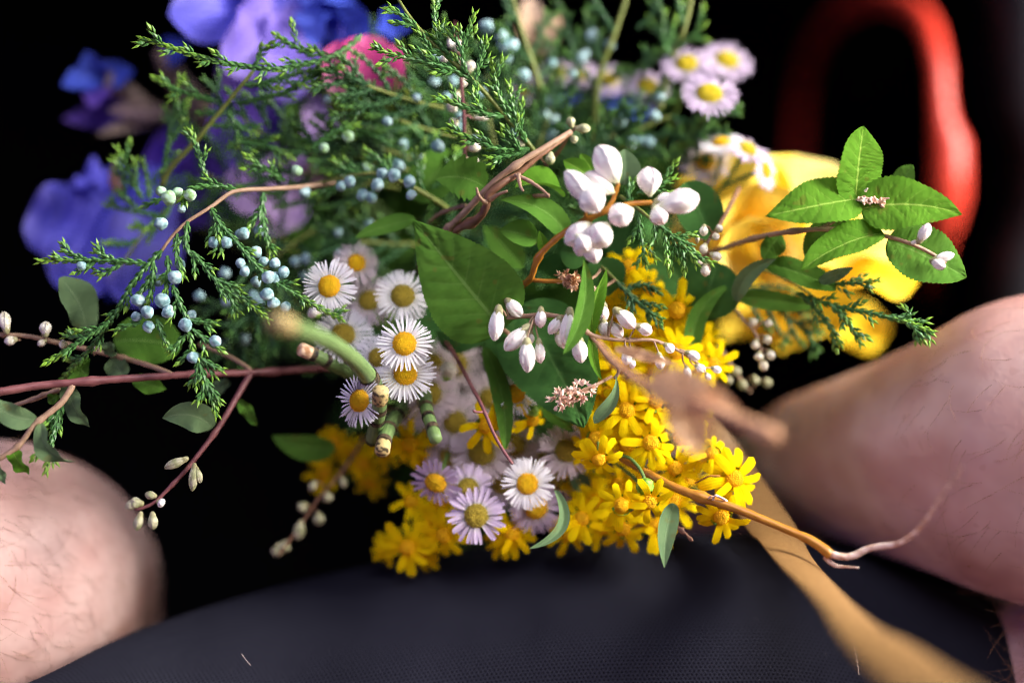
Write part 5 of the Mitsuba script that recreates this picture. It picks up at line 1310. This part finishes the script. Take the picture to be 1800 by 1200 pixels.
G = lap(E)
n, mm = G.shape[:2]
L = np.concatenate([[0], np.cumsum(np.linalg.norm(np.diff(E, axis=0), axis=1))])
W = (th[0] - th) * .5 * (RY + RZ)
uvg = np.stack([np.repeat((L / .42)[:, None], mm, 1), np.repeat((W / .30)[None], n, 0)], -1)
put(t, 'shorts', grid(G, uvg), 'navy_cloth')
i0 = int(np.searchsorted(E[:, 0], V(1745, 0, .053)[0]))
Gh = lap(path([(1748, 1069, .053), (1775, 1081, .053), (1802, 1093, .053)], 8)[:, :3], .0016)
put(t, 'shorts_hem', grid(Gh, np.stack([np.repeat(np.linspace(0, .03, 8)[:, None], mm, 1), np.repeat((W / .30)[None], 8, 0)], -1)), 'navy_cloth')

put(t, 'lint', cat([tube(path(q, 8)[:, :3], .00007, 4) for q in ([(425, 1148, .006), (433, 1160, .003), (440, 1168, .002)], [(1498, 1120, .006), (1505, 1150, .004), (1510, 1185, .002)])]), 'dried_pale')

# fine hair on the skin
fc = bv[bf].mean(1)
fn = nrm(np.cross(bv[bf[:, 1]] - bv[bf[:, 0]], bv[bf[:, 2]] - bv[bf[:, 0]]))
ar = np.linalg.norm(np.cross(bv[bf[:, 1]] - bv[bf[:, 0]], bv[bf[:, 2]] - bv[bf[:, 0]]), axis=1)
pxx, pyy = 900 + fc[:, 0] / (-fc[:, 2] * SPX / F), 600 - fc[:, 1] / (-fc[:, 2] * SPX / F)
seen = (fn[:, 2] > .0) & (pxx > -120) & (pxx < 1960) & (pyy > 300) & (pyy < 1330) & ((pxx < 330) | (pxx > 1420))
idx = np.nonzero(seen)[0]
pick = rng.choice(idx, 1500, p=ar[idx] / ar[idx].sum())
ms = []
for i in pick:
    if fc[i, 0] > 0 and (rng.random() < .75 or pxx[i] < 1600):
        continue
    w = rng.dirichlet([1, 1, 1])
    p, n_ = (bv[bf[i]] * w[:, None]).sum(0), fn[i]
    left = p[0] < 0
    along = np.array([.8, -.5, -.2]) if left else np.array([-.7, -.55, -.2])
    d = nrm(along + rng.normal(size=3) * .33)
    d = nrm(d - n_ * np.dot(d, n_) + n_ * .22)
    ln = .007 + .008 * rng.random()
    bow = np.cross(n_, d) * rng.normal() * .35 - n_ * .22
    s = np.linspace(0, 1, 5)[:, None]
    ms.append(tube(p + d * ln * s + bow * ln * s * s, np.linspace(.000055, .00002, 5), 3, cap=False))
put(t, 'arm_hair', cat(ms), 'hair_red', kind='stuff')
ms = []
for i in range(36):
    y = 1050 + 190 * rng.random()
    p = V(1800 + 24 * rng.random(), y, .006 + .01 * rng.random())
    d = nrm(np.array([-.9, rng.normal() * .5, .15 + .2 * rng.random()]))
    ln = .008 + .014 * rng.random()
    s = np.linspace(0, 1, 7)[:, None]
    ms.append(tube(p + d * ln * s + np.array([.1, rng.normal() * .5, -.1]) * ln * s * s, np.linspace(.00005, .00002, 7), 3, cap=False))
put(t, 'leg_hair', cat(ms), 'hair_red', kind='stuff')
